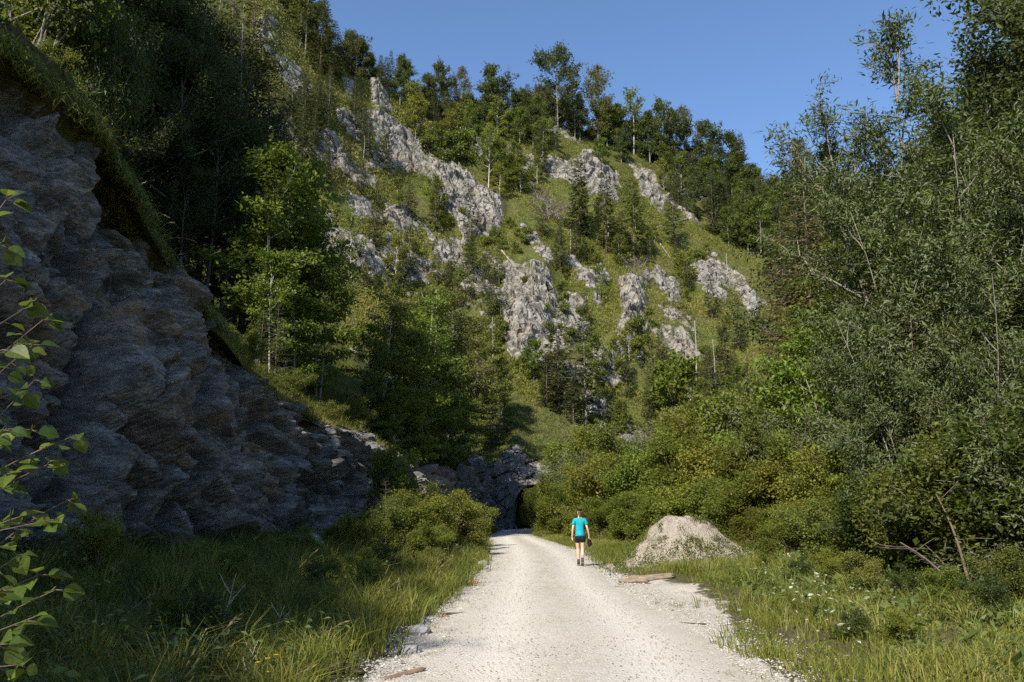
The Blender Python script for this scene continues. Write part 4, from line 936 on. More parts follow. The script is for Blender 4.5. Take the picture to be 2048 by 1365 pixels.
def build_shade_bushes():
    # unseen bushes and saplings added on the rim to shade the left verge
    for x, y, h, k, lab in [(-13.2,-14.5,8.0,'mid_beech3','unseen beech added on the rim of the cutting far behind the viewer'), (-13.2,-10,7.2,'mid_beech3','second unseen beech added on the rim of the cutting behind the viewer'), (-13.2,-6,5.8,'near_hazel','unseen tall hazel added on the rim of the cutting behind the viewer'), (-12.9,-2,4.6,'near_hazel','unseen tall hazel added on the rim of the cutting beside the viewer'), (-12.8,2,3.7,'shrub2','unseen olive shrub added on the rim of the cutting beside the viewer'), (-12.2,6.5,3.0,'shrub3','unseen fresh green shrub added on the rim ahead of the hazels'), (-11.8,11,3.0,'near_hazel','unseen hazel added on the rim just outside the left edge')]:
        put(k, float(cut_x(y) - cut_l(y)) - .9, y, h, '', None, None, 1.25, lab)
# ================================================================== ground cover
def scatter(n, xr_, yr_, keep, rng):
    X = rng.uniform(*xr_, n); Y = yr_[0] + (yr_[1] - yr_[0]) * rng.random(n) ** 1.6
    m = rng.random(n) < keep(X, Y)
    return X[m], Y[m]
def tufts(X, Y, Z, nb, h, w, lean, rng, spread=.10, hvar=None):
    n = len(X); r = np.repeat(np.arange(n), nb)
    az = rng.random(len(r)) * 6.283; rr = spread * np.sqrt(rng.random(len(r)))
    P = np.stack([X[r] + rr * np.cos(az), Y[r] + rr * np.sin(az), Z[r] - .02], 1)
    hh = (h if np.ndim(h) == 0 else np.asarray(h)[r]) * rng.uniform(.55, 1.15, len(r))
    V, F = blades(P, hh, w * rng.uniform(.6, 1.2, len(r)), az + rng.normal(0, .6, len(r)), lean * rng.uniform(.2, 1.3, len(r)), rng)
    return V, F, r
def build_cover():
    rng = np.random.default_rng(5)
    gm = leaf_mat('grass_blade', [(.040,.056,.010), (.092,.110,.016), (.155,.168,.026), (.225,.205,.050), (.32,.26,.12)], trans=.3, objvar=0)
    gs = leaf_mat('dry_grass', [(.10,.10,.03), (.22,.18,.08), (.34,.27,.14)], trans=.2, objvar=0)
    hb = leaf_mat('herb_leaf', [(.025,.055,.014), (.050,.085,.020), (.085,.120,.028), (.12,.145,.04)], trans=.3, objvar=0)
    # left verge
    def kl(x, y): e = road_l(y) - x; return sst(.05, .75, e + .5 * fbm(x * 1.2, y * .6, 2, 2)) * (x > cut_x(y) - .4)
    X, Y = scatter(17000, (-9, -.2), (4, 74), kl, rng)
    pt = fbm(X * .6, Y * .6, 3, 3); h = np.clip(.34 + .42 * pt, .08, .95) * (1 + .3 * rng.random(len(X)))
    V, F, r = tufts(X, Y, floor_z(X, Y), 13, h, .013, .75, rng, .13)
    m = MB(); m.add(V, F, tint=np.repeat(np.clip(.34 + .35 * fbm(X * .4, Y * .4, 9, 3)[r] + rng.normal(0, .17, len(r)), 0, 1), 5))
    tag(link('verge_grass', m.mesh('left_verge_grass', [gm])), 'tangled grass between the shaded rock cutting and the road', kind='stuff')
    k = 420; Yk = 5.5 + 26 * rng.random(k) ** 1.3; Xk = road_l(Yk) - .35 - rng.random(k) * np.clip(road_l(Yk) - cut_x(Yk) - .5, .5, 6)
    V, F, r = tufts(Xk, Yk, floor_z(Xk, Yk), 55, rng.uniform(.3, .85, k), .012, 1.15, rng, .11)
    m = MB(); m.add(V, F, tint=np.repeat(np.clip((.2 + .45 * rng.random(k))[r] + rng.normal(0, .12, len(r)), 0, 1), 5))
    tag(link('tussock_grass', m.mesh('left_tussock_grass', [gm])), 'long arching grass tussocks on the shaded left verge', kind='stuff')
    # right verge
    def kr(x, y):
        e = x - road_r(y); w = .16 + 1.7 * sst(9.5, 17, y) * sst(22, 19.5, y)
        md = ((x - MOUND[0]) / 1.9) ** 2 + ((y - MOUND[1]) / 1.9) ** 2
        return sst(w * .55, w * 1.7, e + 1.1 * fbm(x * 1.1, y * .7, 5, 4)) * (md > .95) * (.35 + .65 * sst(-.3, .2, fbm(x * 1.7, y * 1.2, 55, 3)))
    X, Y = scatter(27000, (1, 15), (4.5, 62), kr, rng)
    pt = fbm(X * .5, Y * .5, 13, 3); h = np.clip(.24 + .28 * pt, .08, .6) * (1 + .3 * rng.random(len(X)))
    V, F, r = tufts(X, Y, floor_z(X, Y), 12, h, .012, .7, rng, .14)
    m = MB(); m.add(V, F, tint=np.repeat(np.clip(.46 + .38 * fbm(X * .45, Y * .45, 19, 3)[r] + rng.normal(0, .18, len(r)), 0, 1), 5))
    tag(link('verge_grass', m.mesh('right_verge_grass', [gm])), 'sunlit grass and weeds along the right edge of the road', kind='stuff')
    k = 260; Yk = rng.uniform(6.5, 22, k); Xk = road_r(Yk) + 1.6 + rng.random(k) ** .8 * 5.5
    V, F, r = tufts(Xk, Yk, floor_z(Xk, Yk), 60, rng.uniform(.28, .62, k), .012, 1.15, rng, .10)
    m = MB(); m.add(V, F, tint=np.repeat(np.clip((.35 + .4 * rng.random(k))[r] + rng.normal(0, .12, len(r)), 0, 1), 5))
    tag(link('tussock_grass', m.mesh('tussock_grass', [gm])), 'arching grass tussocks on the right verge', kind='stuff')
    # sparse grass creeping into the road edge and along the crown
    X = rng.uniform(-2, 6, 9000); Y = rng.uniform(6, 45, 9000)
    W = (X - road_l(Y)) / (road_r(Y) - road_l(Y)); sp = fbm(X * 1.6, Y * .8, 31, 3)
    p = np.where((W > .42) & (W < .56) & (Y > 12), .55, 0) + np.where((W < .10) & (W > -.2), .6, 0) + np.where((W > .88) & (W < 1.5), .8, 0)
    k = rng.random(len(X)) < p * sst(.08, .3, sp); X, Y = X[k], Y[k]
    V, F, r = tufts(X, Y, np.full(len(X), .0), 7, .085, .007, .8, rng, .05)
    m = MB(); m.add(V, F, tint=np.repeat(np.clip(rng.normal(.55, .25, len(r)), 0, 1), 5))
    tag(link('road_weeds', m.mesh('road_weeds', [gm])), 'short weeds sprouting through the gravel of the road', kind='stuff')
    # broad leaved herbs with pale undersides on the right verge, a few on the left
    def leaves8(X, Y, Z, s, tiltm):
        n = len(X); th = np.linspace(0, 6.283, 9)[:-1]; rad_ = np.array([.55, .95, 1.05, .9, 1.0, .9, 1.05, .95])
        C = np.stack([X, Y, Z], 1); N = nrm(rng.normal(0, tiltm, (n, 3)) + np.array([0, 0, 1.])); A = nrm(np.cross(N, rng.normal(0, 1, (n, 3)))); B = np.cross(N, A)
        R = s[:, None, None] * rad_[None, :, None]
        P = C[:, None] + R * (np.cos(th)[None, :, None] * A[:, None] + np.sin(th)[None, :, None] * B[:, None]) + .22 * s[:, None, None] * (np.abs(np.sin(th)) - .3)[None, :, None] * N[:, None]
        return P.reshape(-1, 3), np.arange(n)[:, None] * 8 + np.arange(8)[None]
    def kh(x, y):
        e = x - road_r(y); g = fbm(x * .55, y * .45, 41, 3)
        md = ((x - MOUND[0]) / 1.8) ** 2 + ((y - MOUND[1]) / 1.8) ** 2
        return sst(1.0, 2.4, e) * sst(-.12, .25, g + .35 * sst(24, 14, y) - .1) * (md > 1)
    X, Y = scatter(42000, (2, 14), (5, 34), kh, rng)
    s = np.where(rng.random(len(X)) < .05, rng.uniform(.035, .065, len(X)), rng.uniform(.008, .026, len(X))); Z = floor_z(X, Y) + rng.uniform(.04, .40, len(X))
    tn = np.clip(.62 + .4 * fbm(X * .6, Y * .5, 47, 3) + rng.normal(0, .22, len(X)), 0, 1); rd = rng.random(len(X)) < .12; m = MB()
    V, F = leaves8(X[rd], Y[rd], Z[rd], s[rd] * 1.25, .5); m.add(V, F, tint=np.repeat(tn[rd], 8))
    q = ~rd; nq = int(q.sum()); N_ = rng.normal(0, .7, (nq, 3)); N_[:, 2] = np.abs(N_[:, 2]) + .35
    V, F = leafquads(np.stack([X[q], Y[q], Z[q]], 1), rng.normal(0, 1, (nq, 3)) * [1, 1, .6] + [0, 0, .25], nrm(N_), s[q] * 3.6, s[q] * 1.9); m.add(V, F[:, ::-1] if False else F, tint=np.repeat(tn[q], 4))
    X, Y = scatter(16000, (-8, -.5), (5, 40), lambda x, y: kl(x, y) * sst(0, .3, fbm(x * .6, y * .5, 51, 3)), rng)
    nq = len(X); V, F = leafquads(np.stack([X, Y, floor_z(X, Y) + rng.uniform(.05, .6, nq)], 1), rng.normal(0, 1, (nq, 3)) * [1, 1, .5], nrm(rng.normal(0, .6, (nq, 3)) + [0, 0, .8]), rng.uniform(.04, .12, nq), rng.uniform(.02, .06, nq))
    m.add(V, F, tint=np.repeat(np.clip(rng.normal(.5, .25, nq), 0, 1), 4))
    # patches turned over so their silvery undersides show
    Xp, Yp = [], []
    for px, py in [(1590,1132),(1560,1120),(1640,1140),(1680,1150),(1545,1155),(1620,1175),(1700,1185),(1655,1215),(1600,1210),(1500,1100),(1575,1190),(1745,1160),(1690,1230),(1530,1090)]:
        gx, gy = on_ground(px, py, .35); k = 18
        Xp.append(gx + rng.normal(0, .28, k)); Yp.append(gy + rng.normal(0, .5, k))
    Xp, Yp = np.concatenate(Xp), np.concatenate(Yp); n = len(Xp)
    V, F = leafquads(np.stack([Xp, Yp, floor_z(Xp, Yp) + rng.uniform(.15, .48, n)], 1), rng.normal(0, 1, (n, 3)) * [1, 1, .5], nrm(rng.normal(0, .7, (n, 3)) + [0, -.4, .8]), rng.uniform(.04, .10, n), rng.uniform(.02, .05, n))
    mp = MB(); mp.add(V, F, tint=np.repeat(rng.random(n), 4))
    pale = leaf_mat('pale_leaf', [(.16, .18, .11), (.27, .29, .22), (.38, .40, .34)], trans=.2, objvar=0)
    tag(link('pale_herbs', mp.mesh('pale_herbs', [pale])), 'patches of herbs showing whitish leaf undersides beside the gravel heap', kind='stuff')
    tag(link('herbs', m.mesh('herbs', [hb])), 'low broad leaved herbs with silvery undersides on the verges', kind='stuff')
    # mountain grass
    H = HV.reshape(-1, 3); ok = np.where(HROCK.ravel() < .40)[0]
    px, py = to_px(H[ok, 0], H[ok, 1], H[ok, 2]); ok = ok[(px > 480) & (px < 1720) & (py < 960) & (py > -40)]
    idx = rng.choice(ok, 170000); P = H[idx] + rng.normal(0, .14, (len(idx), 3)) * [1, 1, 0]
    dens = fbm(P[:, 0] * .16, P[:, 2] * .2, 61, 4); keep = rng.random(len(P)) < sst(-.5, .15, dens); P = P[keep]; dens = dens[keep]
    V, F, r = tufts(P[:, 0], P[:, 1], P[:, 2], 3, np.clip(.42 + .35 * dens, .2, .9), .13, .6, rng, .2)
    m = MB(); m.add(V, F, tint=np.repeat(np.clip(.52 + .42 * fbm(P[:, 0] * .06, P[:, 2] * .08, 71, 3)[r] + rng.normal(0, .16, len(r)), 0, .92), 5))
    tag(link('mountain_grass', m.mesh('mountain_grass', [gm])), 'tussocky yellow green grass on the mountain side', kind='stuff')
    # low scrub on the mountain: leaf sprays gathered in drifts and along the feet of the rocks
    idx = rng.choice(ok, 150000); P = H[idx] + rng.normal(0, .2, (len(idx), 3)) * [1, 1, 0]
    g = fbm(P[:, 0] * .20, P[:, 2] * .24, 81, 4) + .25 * sst(.02, .3, HROCK.ravel()[idx]); k = rng.random(len(P)) < sst(.10, .34, g); P = P[k]; g = g[k]
    n = len(P); P[:, 2] += rng.random(n) * np.clip((g - .05) * 3.2, .2, 1.3)
    V, F = leafquads(P, rng.normal(0, 1, (n, 3)) + [0, 0, .3], nrm(rng.normal(0, .6, (n, 3)) + [0, -.3, .8]), rng.uniform(.25, .5, n), rng.uniform(.14, .28, n))
    m = MB(); m.add(V, F, tint=np.repeat(np.clip(.4 + .5 * fbm(P[:, 0] * .2, P[:, 2] * .2, 91, 2) + rng.normal(0, .2, n), 0, 1), 4))
    tag(link('mountain_scrub', m.mesh('mountain_scrub', [MATS['shrub_ol']])), 'low olive scrub in drifts on the mountain side', kind='stuff')
    # grass of the left slope
    n = 26000; Yb = rng.uniform(6, 84, n); D = 34 * rng.random(n) ** 1.7; Xb = cut_x(Yb) - cut_l(Yb) - D; Zb = bank_z(Xb, Yb)
    h = np.clip(.38 + .3 * fbm(Xb * .4, Yb * .4, 3, 3), .15, .8)
    V, F, r = tufts(Xb, Yb, Zb, 8, h, .030, .8, rng, .22)
    m = MB(); m.add(V, F, tint=np.repeat(np.clip(.36 + .3 * fbm(Xb * .2, Yb * .2, 6, 3)[r] + rng.normal(0, .15, len(r)), 0, .85), 5))
    # shaggy turf hanging over the lip of the cutting
    n = 4200; Yl = rng.uniform(11, 22.5, 9000); Yl = Yl[fbm(Yl * .9, 7.7, 2, 3) * .5 + rng.random(9000) * .6 + .02 * (20 - Yl) > .42 - .5 * fbm(Yl * 2.1, 1.1, 9, 2)] if False else Yl[fbm(Yl * 1.3, 2.2, 5, 3) + .35 * rng.random(9000) > .0]; n = min(n, len(Yl)); Yl = Yl[:n]; d = rng.normal(0, .35, n); Xl = cut_x(Yl) - cut_l(Yl) + .50 - d; Zl = cut_h(Yl) - .02 + np.maximum(d, 0) * .5 - np.maximum(-d, 0) * 1.0
    nb = 9; r = np.repeat(np.arange(n), nb); az = rng.normal(-.35, .8, len(r))
    P = np.stack([Xl[r], Yl[r], Zl[r]], 1) + rng.normal(0, .07, (len(r), 3))
    ln = rng.uniform(.12, .50, len(r)) * np.clip(.75 + 1.5 * fbm(Yl[r] * 1.3, 2.2, 5, 3), .2, 1.5); dirx = np.stack([np.cos(az), np.sin(az), 0 * az], 1); s = np.stack([-np.sin(az), np.cos(az), 0 * az], 1) * .011
    up = rng.uniform(.0, .8, len(r))[:, None]; L = ln[:, None]
    mid = P + dirx * L * .4 + np.array([0, 0, 1]) * L * .38 * up; tip = P + dirx * L * .8 + np.array([0, 0, 1]) * L * (.5 * up - .55)
    V = np.stack([P - s, P + s, mid - s * .8, mid + s * .8, tip], 1).reshape(-1, 3); b = np.arange(len(r))[:, None] * 5
    m.add(V, [b + np.array([[0, 1, 3, 2]]), b + np.array([[2, 3, 4]])], tint=np.repeat(np.clip(rng.normal(.42, .2, len(r)), 0, 1), 5))
    # brighter upright tussocks on the brow of the rim
    n = 1500; Yt = rng.uniform(11, 40, n); d = np.abs(rng.normal(.3, .6, n)); Xt = cut_x(Yt) - cut_l(Yt) + .3 - d; Zt = np.where(d < .3, cut_h(Yt) - .05, bank_z(Xt, Yt))
    V, F, r = tufts(Xt, Yt, Zt, 14, rng.uniform(.3, .7, n), .014, .9, rng, .12)
    m.add(V, F, tint=np.repeat(np.clip(rng.normal(.6, .2, len(r)), 0, .95), 5))
    tag(link('slope_grass', m.mesh('slope_grass', [gm])), 'long shaggy grass on the left slope and hanging over the cutting', kind='stuff')
    # grass tufts rooted in the cutting
    XC, YC, ZC = CUTV; k = np.where((YC.ravel() > 9) & (YC.ravel() < 70) & (fbm(YC * .6, ZC * .8, 14, 3).ravel() > .24))[0]; k = rng.choice(k, 900)
    X, Y, Z = XC.ravel()[k], YC.ravel()[k], ZC.ravel()[k]
    V, F, r = tufts(X, Y, Z - .05, 7, .22, .012, 1.0, rng, .1)
    m = MB(); m.add(V, F, tint=np.repeat(np.clip(rng.normal(.35, .2, len(r)), 0, 1), 5))
    tag(link('cutting_grass', m.mesh('cutting_grass', [gm])), 'small grass tufts rooted in ledges of the rock cutting', kind='stuff')
    # turf on the brow above the tunnel
    PX, PY, PZ, PT = PORT; k = np.where(PT.ravel() > .6)[0]; k = rng.choice(k, 5000)
    V, F, r = tufts(PX.ravel()[k], PY.ravel()[k], PZ.ravel()[k], 5, .38, .045, .7, rng, .2)
    m = MB(); m.add(V, F, tint=np.repeat(np.clip(rng.normal(.5, .2, len(r)), 0, .9), 5))
    tag(link('brow_grass', m.mesh('brow_grass', [gm])), 'rough grass on the brow above the tunnel mouth', kind='stuff')
    # seed stalks
    def stalks(name, pts, lab, hmin, hmax, leanm):
        mm = MB()
        for (x, y, z) in pts:
            L = rng.uniform(hmin, hmax); a = rng.normal(-.2, .9); Pp = bez(np.array([x, y, z - .05]), dirz(a, rng.uniform(.7, 1.3)), L, -leanm * rng.uniform(.5, 1.3), 8)
            mm.add(*tube(Pp, np.linspace(.0045, .002, 8), 4, False), tint=rng.random())
            q = np.linspace(.8, 1, 7); C = along(Pp, q); dd = np.repeat(nrm(Pp[-1:] - Pp[-2:-1]), 7, 0)
            mm.add(*leafquads(C, dd + rng.normal(0, .25, (7, 3)), rng.normal(0, 1, (7, 3)), .07, .016), tint=rng.random(28))
        tag(link(name, mm.mesh(name, [gs])), lab, kind='stuff')
    pts = [(float(cut_x(y) - cut_l(y) + .2), y, float(cut_h(y)) + .05) for y in rng.uniform(15, 21, 26)]
    stalks('grass_stalks', pts, 'thin arching seed stalks on the lip of the rock cutting', 1.0, 1.9, .45)
    pts = []
    for i in range(60):
        x, y = rng.uniform(-6, -1.5), rng.uniform(7, 20)
        if x < road_l(y) - .5: pts.append((x, y, float(floor_z(x, y))))
    stalks('grass_stalks', pts, 'straw coloured seed stalks rising from the left verge grass', .5, 1.1, .3)
    # pebbles
    t = NT('pebble'); c = t.ramp(t.attr('tint'), [(0, (.14,.13,.115)), (.5, (.29,.27,.235)), (1, (.44,.415,.365))]); pm = t.done(t.principled(c, .9, .2))
    n = 30000; Y = 5.5 + 34 * rng.random(n) ** 2.0; e = rng.random(n)
    L, R_ = road_l(Y), road_r(Y)
    X = np.where(e < .34, L + rng.normal(-.12, .22, n), np.where(e < .72, R_ + np.abs(rng.normal(0, .5, n)) - .15, L + (R_ - L) * rng.random(n)))
    s = np.where(e < .72, rng.uniform(.006, .020, n) * np.where(rng.random(n) < .02, 2.4, 1), rng.uniform(.006, .015, n))
    W = (X - L) / (R_ - L); Zr = np.where((W > 0) & (W < 1), .05 * (1 - (2 * W - 1) ** 2 * 1.25), floor_z(X, Y))
    o8 = nrm(np.array([[1,0,0],[0,1,0],[-1,0,0],[0,-1,0],[0,0,1],[0,0,-1]], float)); f8 = np.array([[0,1,4],[1,2,4],[2,3,4],[3,0,4],[1,0,5],[2,1,5],[3,2,5],[0,3,5]])
    sc = s[:, None, None] * rng.uniform(.6, 1.3, (n, 6, 1)) * np.array([1, 1, .65]); rot = rng.random(n) * 6.28; cr, sr = np.cos(rot)[:, None], np.sin(rot)[:, None]
    Q = o8[None] * sc; Vx = np.stack([Q[..., 0] * cr - Q[..., 1] * sr + X[:, None], Q[..., 0] * sr + Q[..., 1] * cr + Y[:, None], Q[..., 2] + (Zr + s * .25)[:, None]], -1).reshape(-1, 3)
    m = MB(); m.add(Vx, (np.arange(n)[:, None, None] * 6 + f8[None]).reshape(-1, 3), tint=np.repeat(np.clip(rng.normal(.55, .25, n), 0, 1), 6))
    tag(link('gravel', m.mesh('gravel', [pm])), 'loose limestone pebbles on and beside the road', kind='stuff')

# ================================================================== things on the ground
MOUND = (4.95, 24.2)
def lumpy(rng, r, sx, sy, sz, n=18, amp=.22, sc=1.3):
    th = np.linspace(0, 2 * np.pi, n * 2 + 1)[:-1]; ph = np.linspace(-np.pi / 2, np.pi / 2, n)
    T, Ph = np.meshgrid(th, ph); D = np.stack([np.cos(T) * np.cos(Ph), np.sin(T) * np.cos(Ph), np.sin(Ph)], -1).reshape(-1, 3)
    o = rng.random(3) * 50; q = 1 + amp * fbm(D[:, 0] * sc + o[0], D[:, 1] * sc + o[1], D[:, 2] * sc + o[2], 4)
    g1, _, gid = worley(D[:, 0] * 1.4 + D[:, 2] + o[0], D[:, 1] * 1.4 - D[:, 2] * .7 + o[1]); q = q + amp * .8 * (gid - .5)
    V = D * q[:, None] * r * np.array([sx, sy, sz]); c = n * 2
    i = np.arange(n - 1)[:, None] * c; j = np.arange(c)[None]; k = (j + 1) % c
    return V, np.stack([i + j, i + k, i + c + k, i + c + j], -1).reshape(-1, 4)
def build_mound():
    rng = np.random.default_rng(8)
    nr, na = 70, 220
    rr = np.linspace(0, 1.18, nr); a = np.linspace(0, 2 * np.pi, na, endpoint=False); R, A = np.meshgrid(rr, a, indexing='ij')
    bx = 2.2 + .25 * np.cos(A - .3) + .12 * np.cos(3 * A + 1); by = 1.75 + .1 * np.sin(2 * A)
    X, Y = R * bx * np.cos(A), R * by * np.sin(A)
    prof = np.where(R < .34, 1 - .14 * (R / .34) ** 2, .86 - (R - .34) / .66 * .86); prof = np.maximum(prof, -.12)
    Z = 1.45 * prof + .09 * fbm(X * 1.1, Y * 1.1, 3, 3) * sst(1.2, .9, R) + .09 * fbm(X * 3.5, Y * 3.5, 5, 4) + .035 * fbm(X * 14, Y * 14, 7, 2) + .10 * np.exp(-((X + .35) ** 2 + Y ** 2) / .3)
    F = np.stack([(np.arange(nr-1)[:, None] * na + np.arange(na)[None]), (np.arange(nr-1)[:, None] * na + (np.arange(na)[None] + 1) % na), (np.arange(1, nr)[:, None] * na + (np.arange(na)[None] + 1) % na), (np.arange(1, nr)[:, None] * na + np.arange(na)[None])], -1).reshape(-1, 4)
    t = NT('heap_gravel'); P = t.pos(); c, h = gravel_nodes(t, P)
    c = t.mix(.5, c, (.38, .315, .24)); n1 = t.noise(P, 3.2, 6, .7); n2 = t.noise(P, 14, 3, .6)
    c = t.mix(t.ramp(n1, [(.50, 0.0), (.66, .75)]), c, (.17, .135, .09)); c = t.mix(t.ramp(n2, [(.30, .7), (.42, 0.0)]), c, (.10, .085, .06))
    hm = t.done(t.principled(c, .95, .1, t.bump(t.math('ADD', h, n2), .9, .05)))
    z0 = float(floor_z(*MOUND)) - .05
    root = thing('gravel_heap', 'pale gravel heap with sprouting weeds on the right verge', 'gravel heap', (MOUND[0], MOUND[1], z0))
    link('heap', mesh_of('heap', np.stack([X, Y, Z], -1).reshape(-1, 3), [F], [hm], None, True), root)
    n = 2600; a = rng.random(n) * 6.283; r = np.sqrt(rng.random(n)) * 1.05; x, y = r * 2.1 * np.cos(a), r * 1.75 * np.sin(a)
    k = fbm(x * 1.6, y * 1.6, 4, 3) + .25 * r + .25 * (x < -.6) > .10; x, y, r = x[k], y[k], r[k]
    ri = np.clip((r / 1.18 * (nr - 1)).astype(int), 0, nr - 1); ai = ((np.arctan2(y / 1.75, x / 2.1) % 6.2832) / 6.2832 * na).astype(int) % na
    base = np.stack([X[ri, ai], Y[ri, ai], Z[ri, ai]], 1); m = MB()
    q = np.repeat(np.arange(len(x)), 9); C = base[q] + np.abs(rng.normal(0, .06, (len(q), 3))) * [1, 1, 1.2] * rng.choice([-1, 1], (len(q), 1)) ** np.array([1, 1, 0])
    m.add(*leafquads(C, rng.normal(0, 1, (len(q), 3)) + [0, 0, .6], nrm(rng.normal(0, .6, (len(q), 3)) + [0, -.2, 1]), rng.uniform(.03, .075, len(q)), rng.uniform(.018, .04, len(q))), tint=np.repeat(rng.random(len(q)), 4))
    # stones rolled to the foot
    n = 420; a = rng.random(n) * 6.283; q = 1.0 + .16 * np.abs(rng.normal(0, 1, n)) - .25 * rng.random(n); s_ = rng.uniform(.02, .055, n) * np.where(rng.random(n) < .08, 2, 1); ms = MB()
    ri = np.clip((q / 1.18 * (nr - 1)).astype(int), 0, nr - 1); ai = (a / 6.2832 * na).astype(int) % na
    for i in range(n):
        V, F = lumpy(rng, s_[i], 1.1, .9, .75, 5, .3); ms.add(V + np.array([X[ri[i], ai[i]], Y[ri[i], ai[i]], max(Z[ri[i], ai[i]], .03) + s_[i] * .2]), F)
    st = link('stones', ms.mesh('heap_stones', [hm]), root); st['kind'] = 'stuff'
    w = link('weeds', m.mesh('heap_weeds', [MATS['shrub_ol']]), root); w['kind'] = 'stuff'
def wood_mat(name, a, b):
    t = NT(name); o = (t.n('TexCoord'), 'Object'); s = t.mapping(o, (2, 22, 22)); n1 = t.noise(s, 1.5, 6, .7); n2 = t.noise(o, 5, 4, .6)
    c = t.ramp(n1, [(.3, tuple(v * .35 for v in a)), (.5, a), (.72, b)]); c = t.mix(t.ramp(n2, [(.5, 0.0), (.7, .6)]), c, tuple(v * .4 for v in a))
    return t.done(t.principled(c, .9, .15, t.bump(n1, .9, .02)))
def log_mesh(name, L, r, mat, rng, flat=.8, rag=.25, taper=.8):
    n, k = 44, 26; x = np.linspace(0, 1, n); th = np.arange(k) / k * 2 * np.pi
    Xg, Tg = np.meshgrid(x, th, indexing='ij'); o = rng.random() * 40
    R = r * (1 - (1 - taper) * Xg) * (1 + rag * fbm(Xg * L * 1.5 + o, np.cos(Tg) * 1.6, np.sin(Tg) * 1.6, 3) + .16 * fbm(Xg * L * .8 + o, np.cos(Tg) * 5, np.sin(Tg) * 5 + 9, 3))
    R = R * np.minimum(1, .35 + 9 * np.minimum(Xg, 1 - Xg))
    Xw = (Xg - .5) * L + .08 * L * fbm(np.cos(Tg) * 2 + o, np.sin(Tg) * 2, 3, 2) * np.sign(Xg - .5) * (np.abs(Xg - .5) > .42)
    V = np.stack([Xw, R * np.cos(Tg) + .06 * L * np.sin(Xg * 2.5 + o), R * np.sin(Tg) * flat], -1).reshape(-1, 3)
    i = np.arange(n-1)[:, None] * k; j = np.arange(k)[None]; j2 = (j + 1) % k
    F = np.stack([i + j, i + j2, i + k + j2, i + k + j], -1).reshape(-1, 4)
    return mesh_of(name, V, [F, np.arange(k)[None, ::-1], (n - 1) * k + np.arange(k)[None]], [mat], None, True)
def build_props():
    rng = np.random.default_rng(9)
    grey = wood_mat('weathered_wood', (.24, .185, .13), (.42, .34, .25)); dark = wood_mat('rotten_wood', (.055, .040, .032), (.13, .09, .065)); orange = wood_mat('fresh_split_wood', (.36, .17, .06), (.52, .30, .14)); red = wood_mat('barked_wood', (.20, .13, .09), (.38, .28, .20))
    def lay(name, px, py, L, r, mat, rz, label, cat, z=.0, **k):
        x, y = on_ground(px, py, .05); o = link(name, log_mesh(name, L, r, mat, rng, **k), None, (x, y, float(floor_z(x, y)) + r * .55 + z)); o.rotation_euler = (rng.random() * 6, rng.normal(0, .03), rz)
        o.rotation_euler.x = rng.normal(0, .15); tag(o, label, cat); return o
    lay('log', 1300, 1156, 1.25, .125, grey, rad(16), 'weathered split log lying at the road edge before the gravel heap', 'log', rag=.4)
    lay('log', 1268, 1160, .75, .09, grey, rad(6), 'shorter flat piece of the weathered wood, road side of the log', 'log', rag=.4, flat=.6)
    lay('log', 330, 1322, 1.5, .16, dark, rad(-12), 'dark rotten log half hidden in shaded grass on the left verge', 'log', rag=.35)
    lay('log', 640, 1338, .9, .09, dark, rad(-8), 'thin dark rotten log in the grass at the left road edge', 'log')
    lay('log', 880, 1118, 1.3, .12, grey, rad(-10), 'grey brown driftwood log among the grass left of the road', 'log', z=.25)
    lay('stick', 806, 1340, .55, .035, red, rad(38), 'peeled reddish stick on the stony left road edge, nearest the viewer', 'stick')
    lay('stick', 905, 1222, .50, .03, red, rad(40), 'peeled reddish stick on the road edge below the grass tuft', 'stick')
    lay('stick', 882, 1226, .28, .03, red, rad(-30), 'short reddish stick crossing the longer one at the road edge', 'stick')
    lay('stick', 945, 1163, .26, .055, orange, rad(10), 'broken orange wood chunk on the left road edge', 'stick')
    lay('stick', 1060, 1219, .35, .012, red, rad(12), 'thin brown twig lying on the gravel in mid road', 'stick')
    lay('stick', 1385, 1240, .4, .015, dark, rad(-14), 'dark twig on the gravel apron right of the road', 'stick')
    t = NT('boulder_rock'); P = t.pos(); c, h = rock_nodes(t, P, (.16,.16,.16), (.38,.37,.36), (.27,.22,.16), 3.0, .4); bm_ = t.done(t.principled(c, .9, .2, t.bump(h, .9, .05)))
    for px, py, s, lab in [(648,1085,.33,'grey boulder in shaded grass below the rock cutting'), (705,1110,.34,'low grey stone in the grass beside the dark boulder'), (745,1020,.6,'pale mossy boulder among young shrubs under the cutting'), (770,1048,.40,'white stone in the shrubs below the mossy boulder'), (610,1130,.38,'dark stone at the foot of the rock cutting'),
                           (1075+0,1150,.0,''), (966,1128,.16,'white rock on the left road edge by the grass point'), (975,1105,.13,'small white rock where the verge narrows'), (842,1262,.13,'grey stone on the left road edge by the tree shadows'), (820,1300,.12,'rounded stone at the left road edge behind the peeled stick'), (850,1240,.09,'small grey stone above the rounded one on the road edge'),
                           (1215,1148,.10,'small pale stone on the right road edge near the walker'), (1240,1152,.08,'pale stone beside the left end of the log'), (345,1352,.12,'white stone before the dark rotten log')]:
        if s == 0: continue
        x, y = on_ground(px, py, .15 if px < 800 else .03); V, F = lumpy(rng, s, 1.15, .9, .7)
        o = link('boulder' if s > .3 else 'stone', mesh_of('stone', V, [F], [bm_], None, False), None, (x, y, float(floor_z(x, y)) + s * .22)); tag(o, lab, 'rock'); o.rotation_euler = (0, 0, rng.random() * 6)
    # yellow flowers in the shaded grass
    ym = plain('yellow_petal', (.75, .52, .02), .6, .2, .1, 20, 0); gm = plain('flower_stem', (.06, .10, .02), .8, .1)
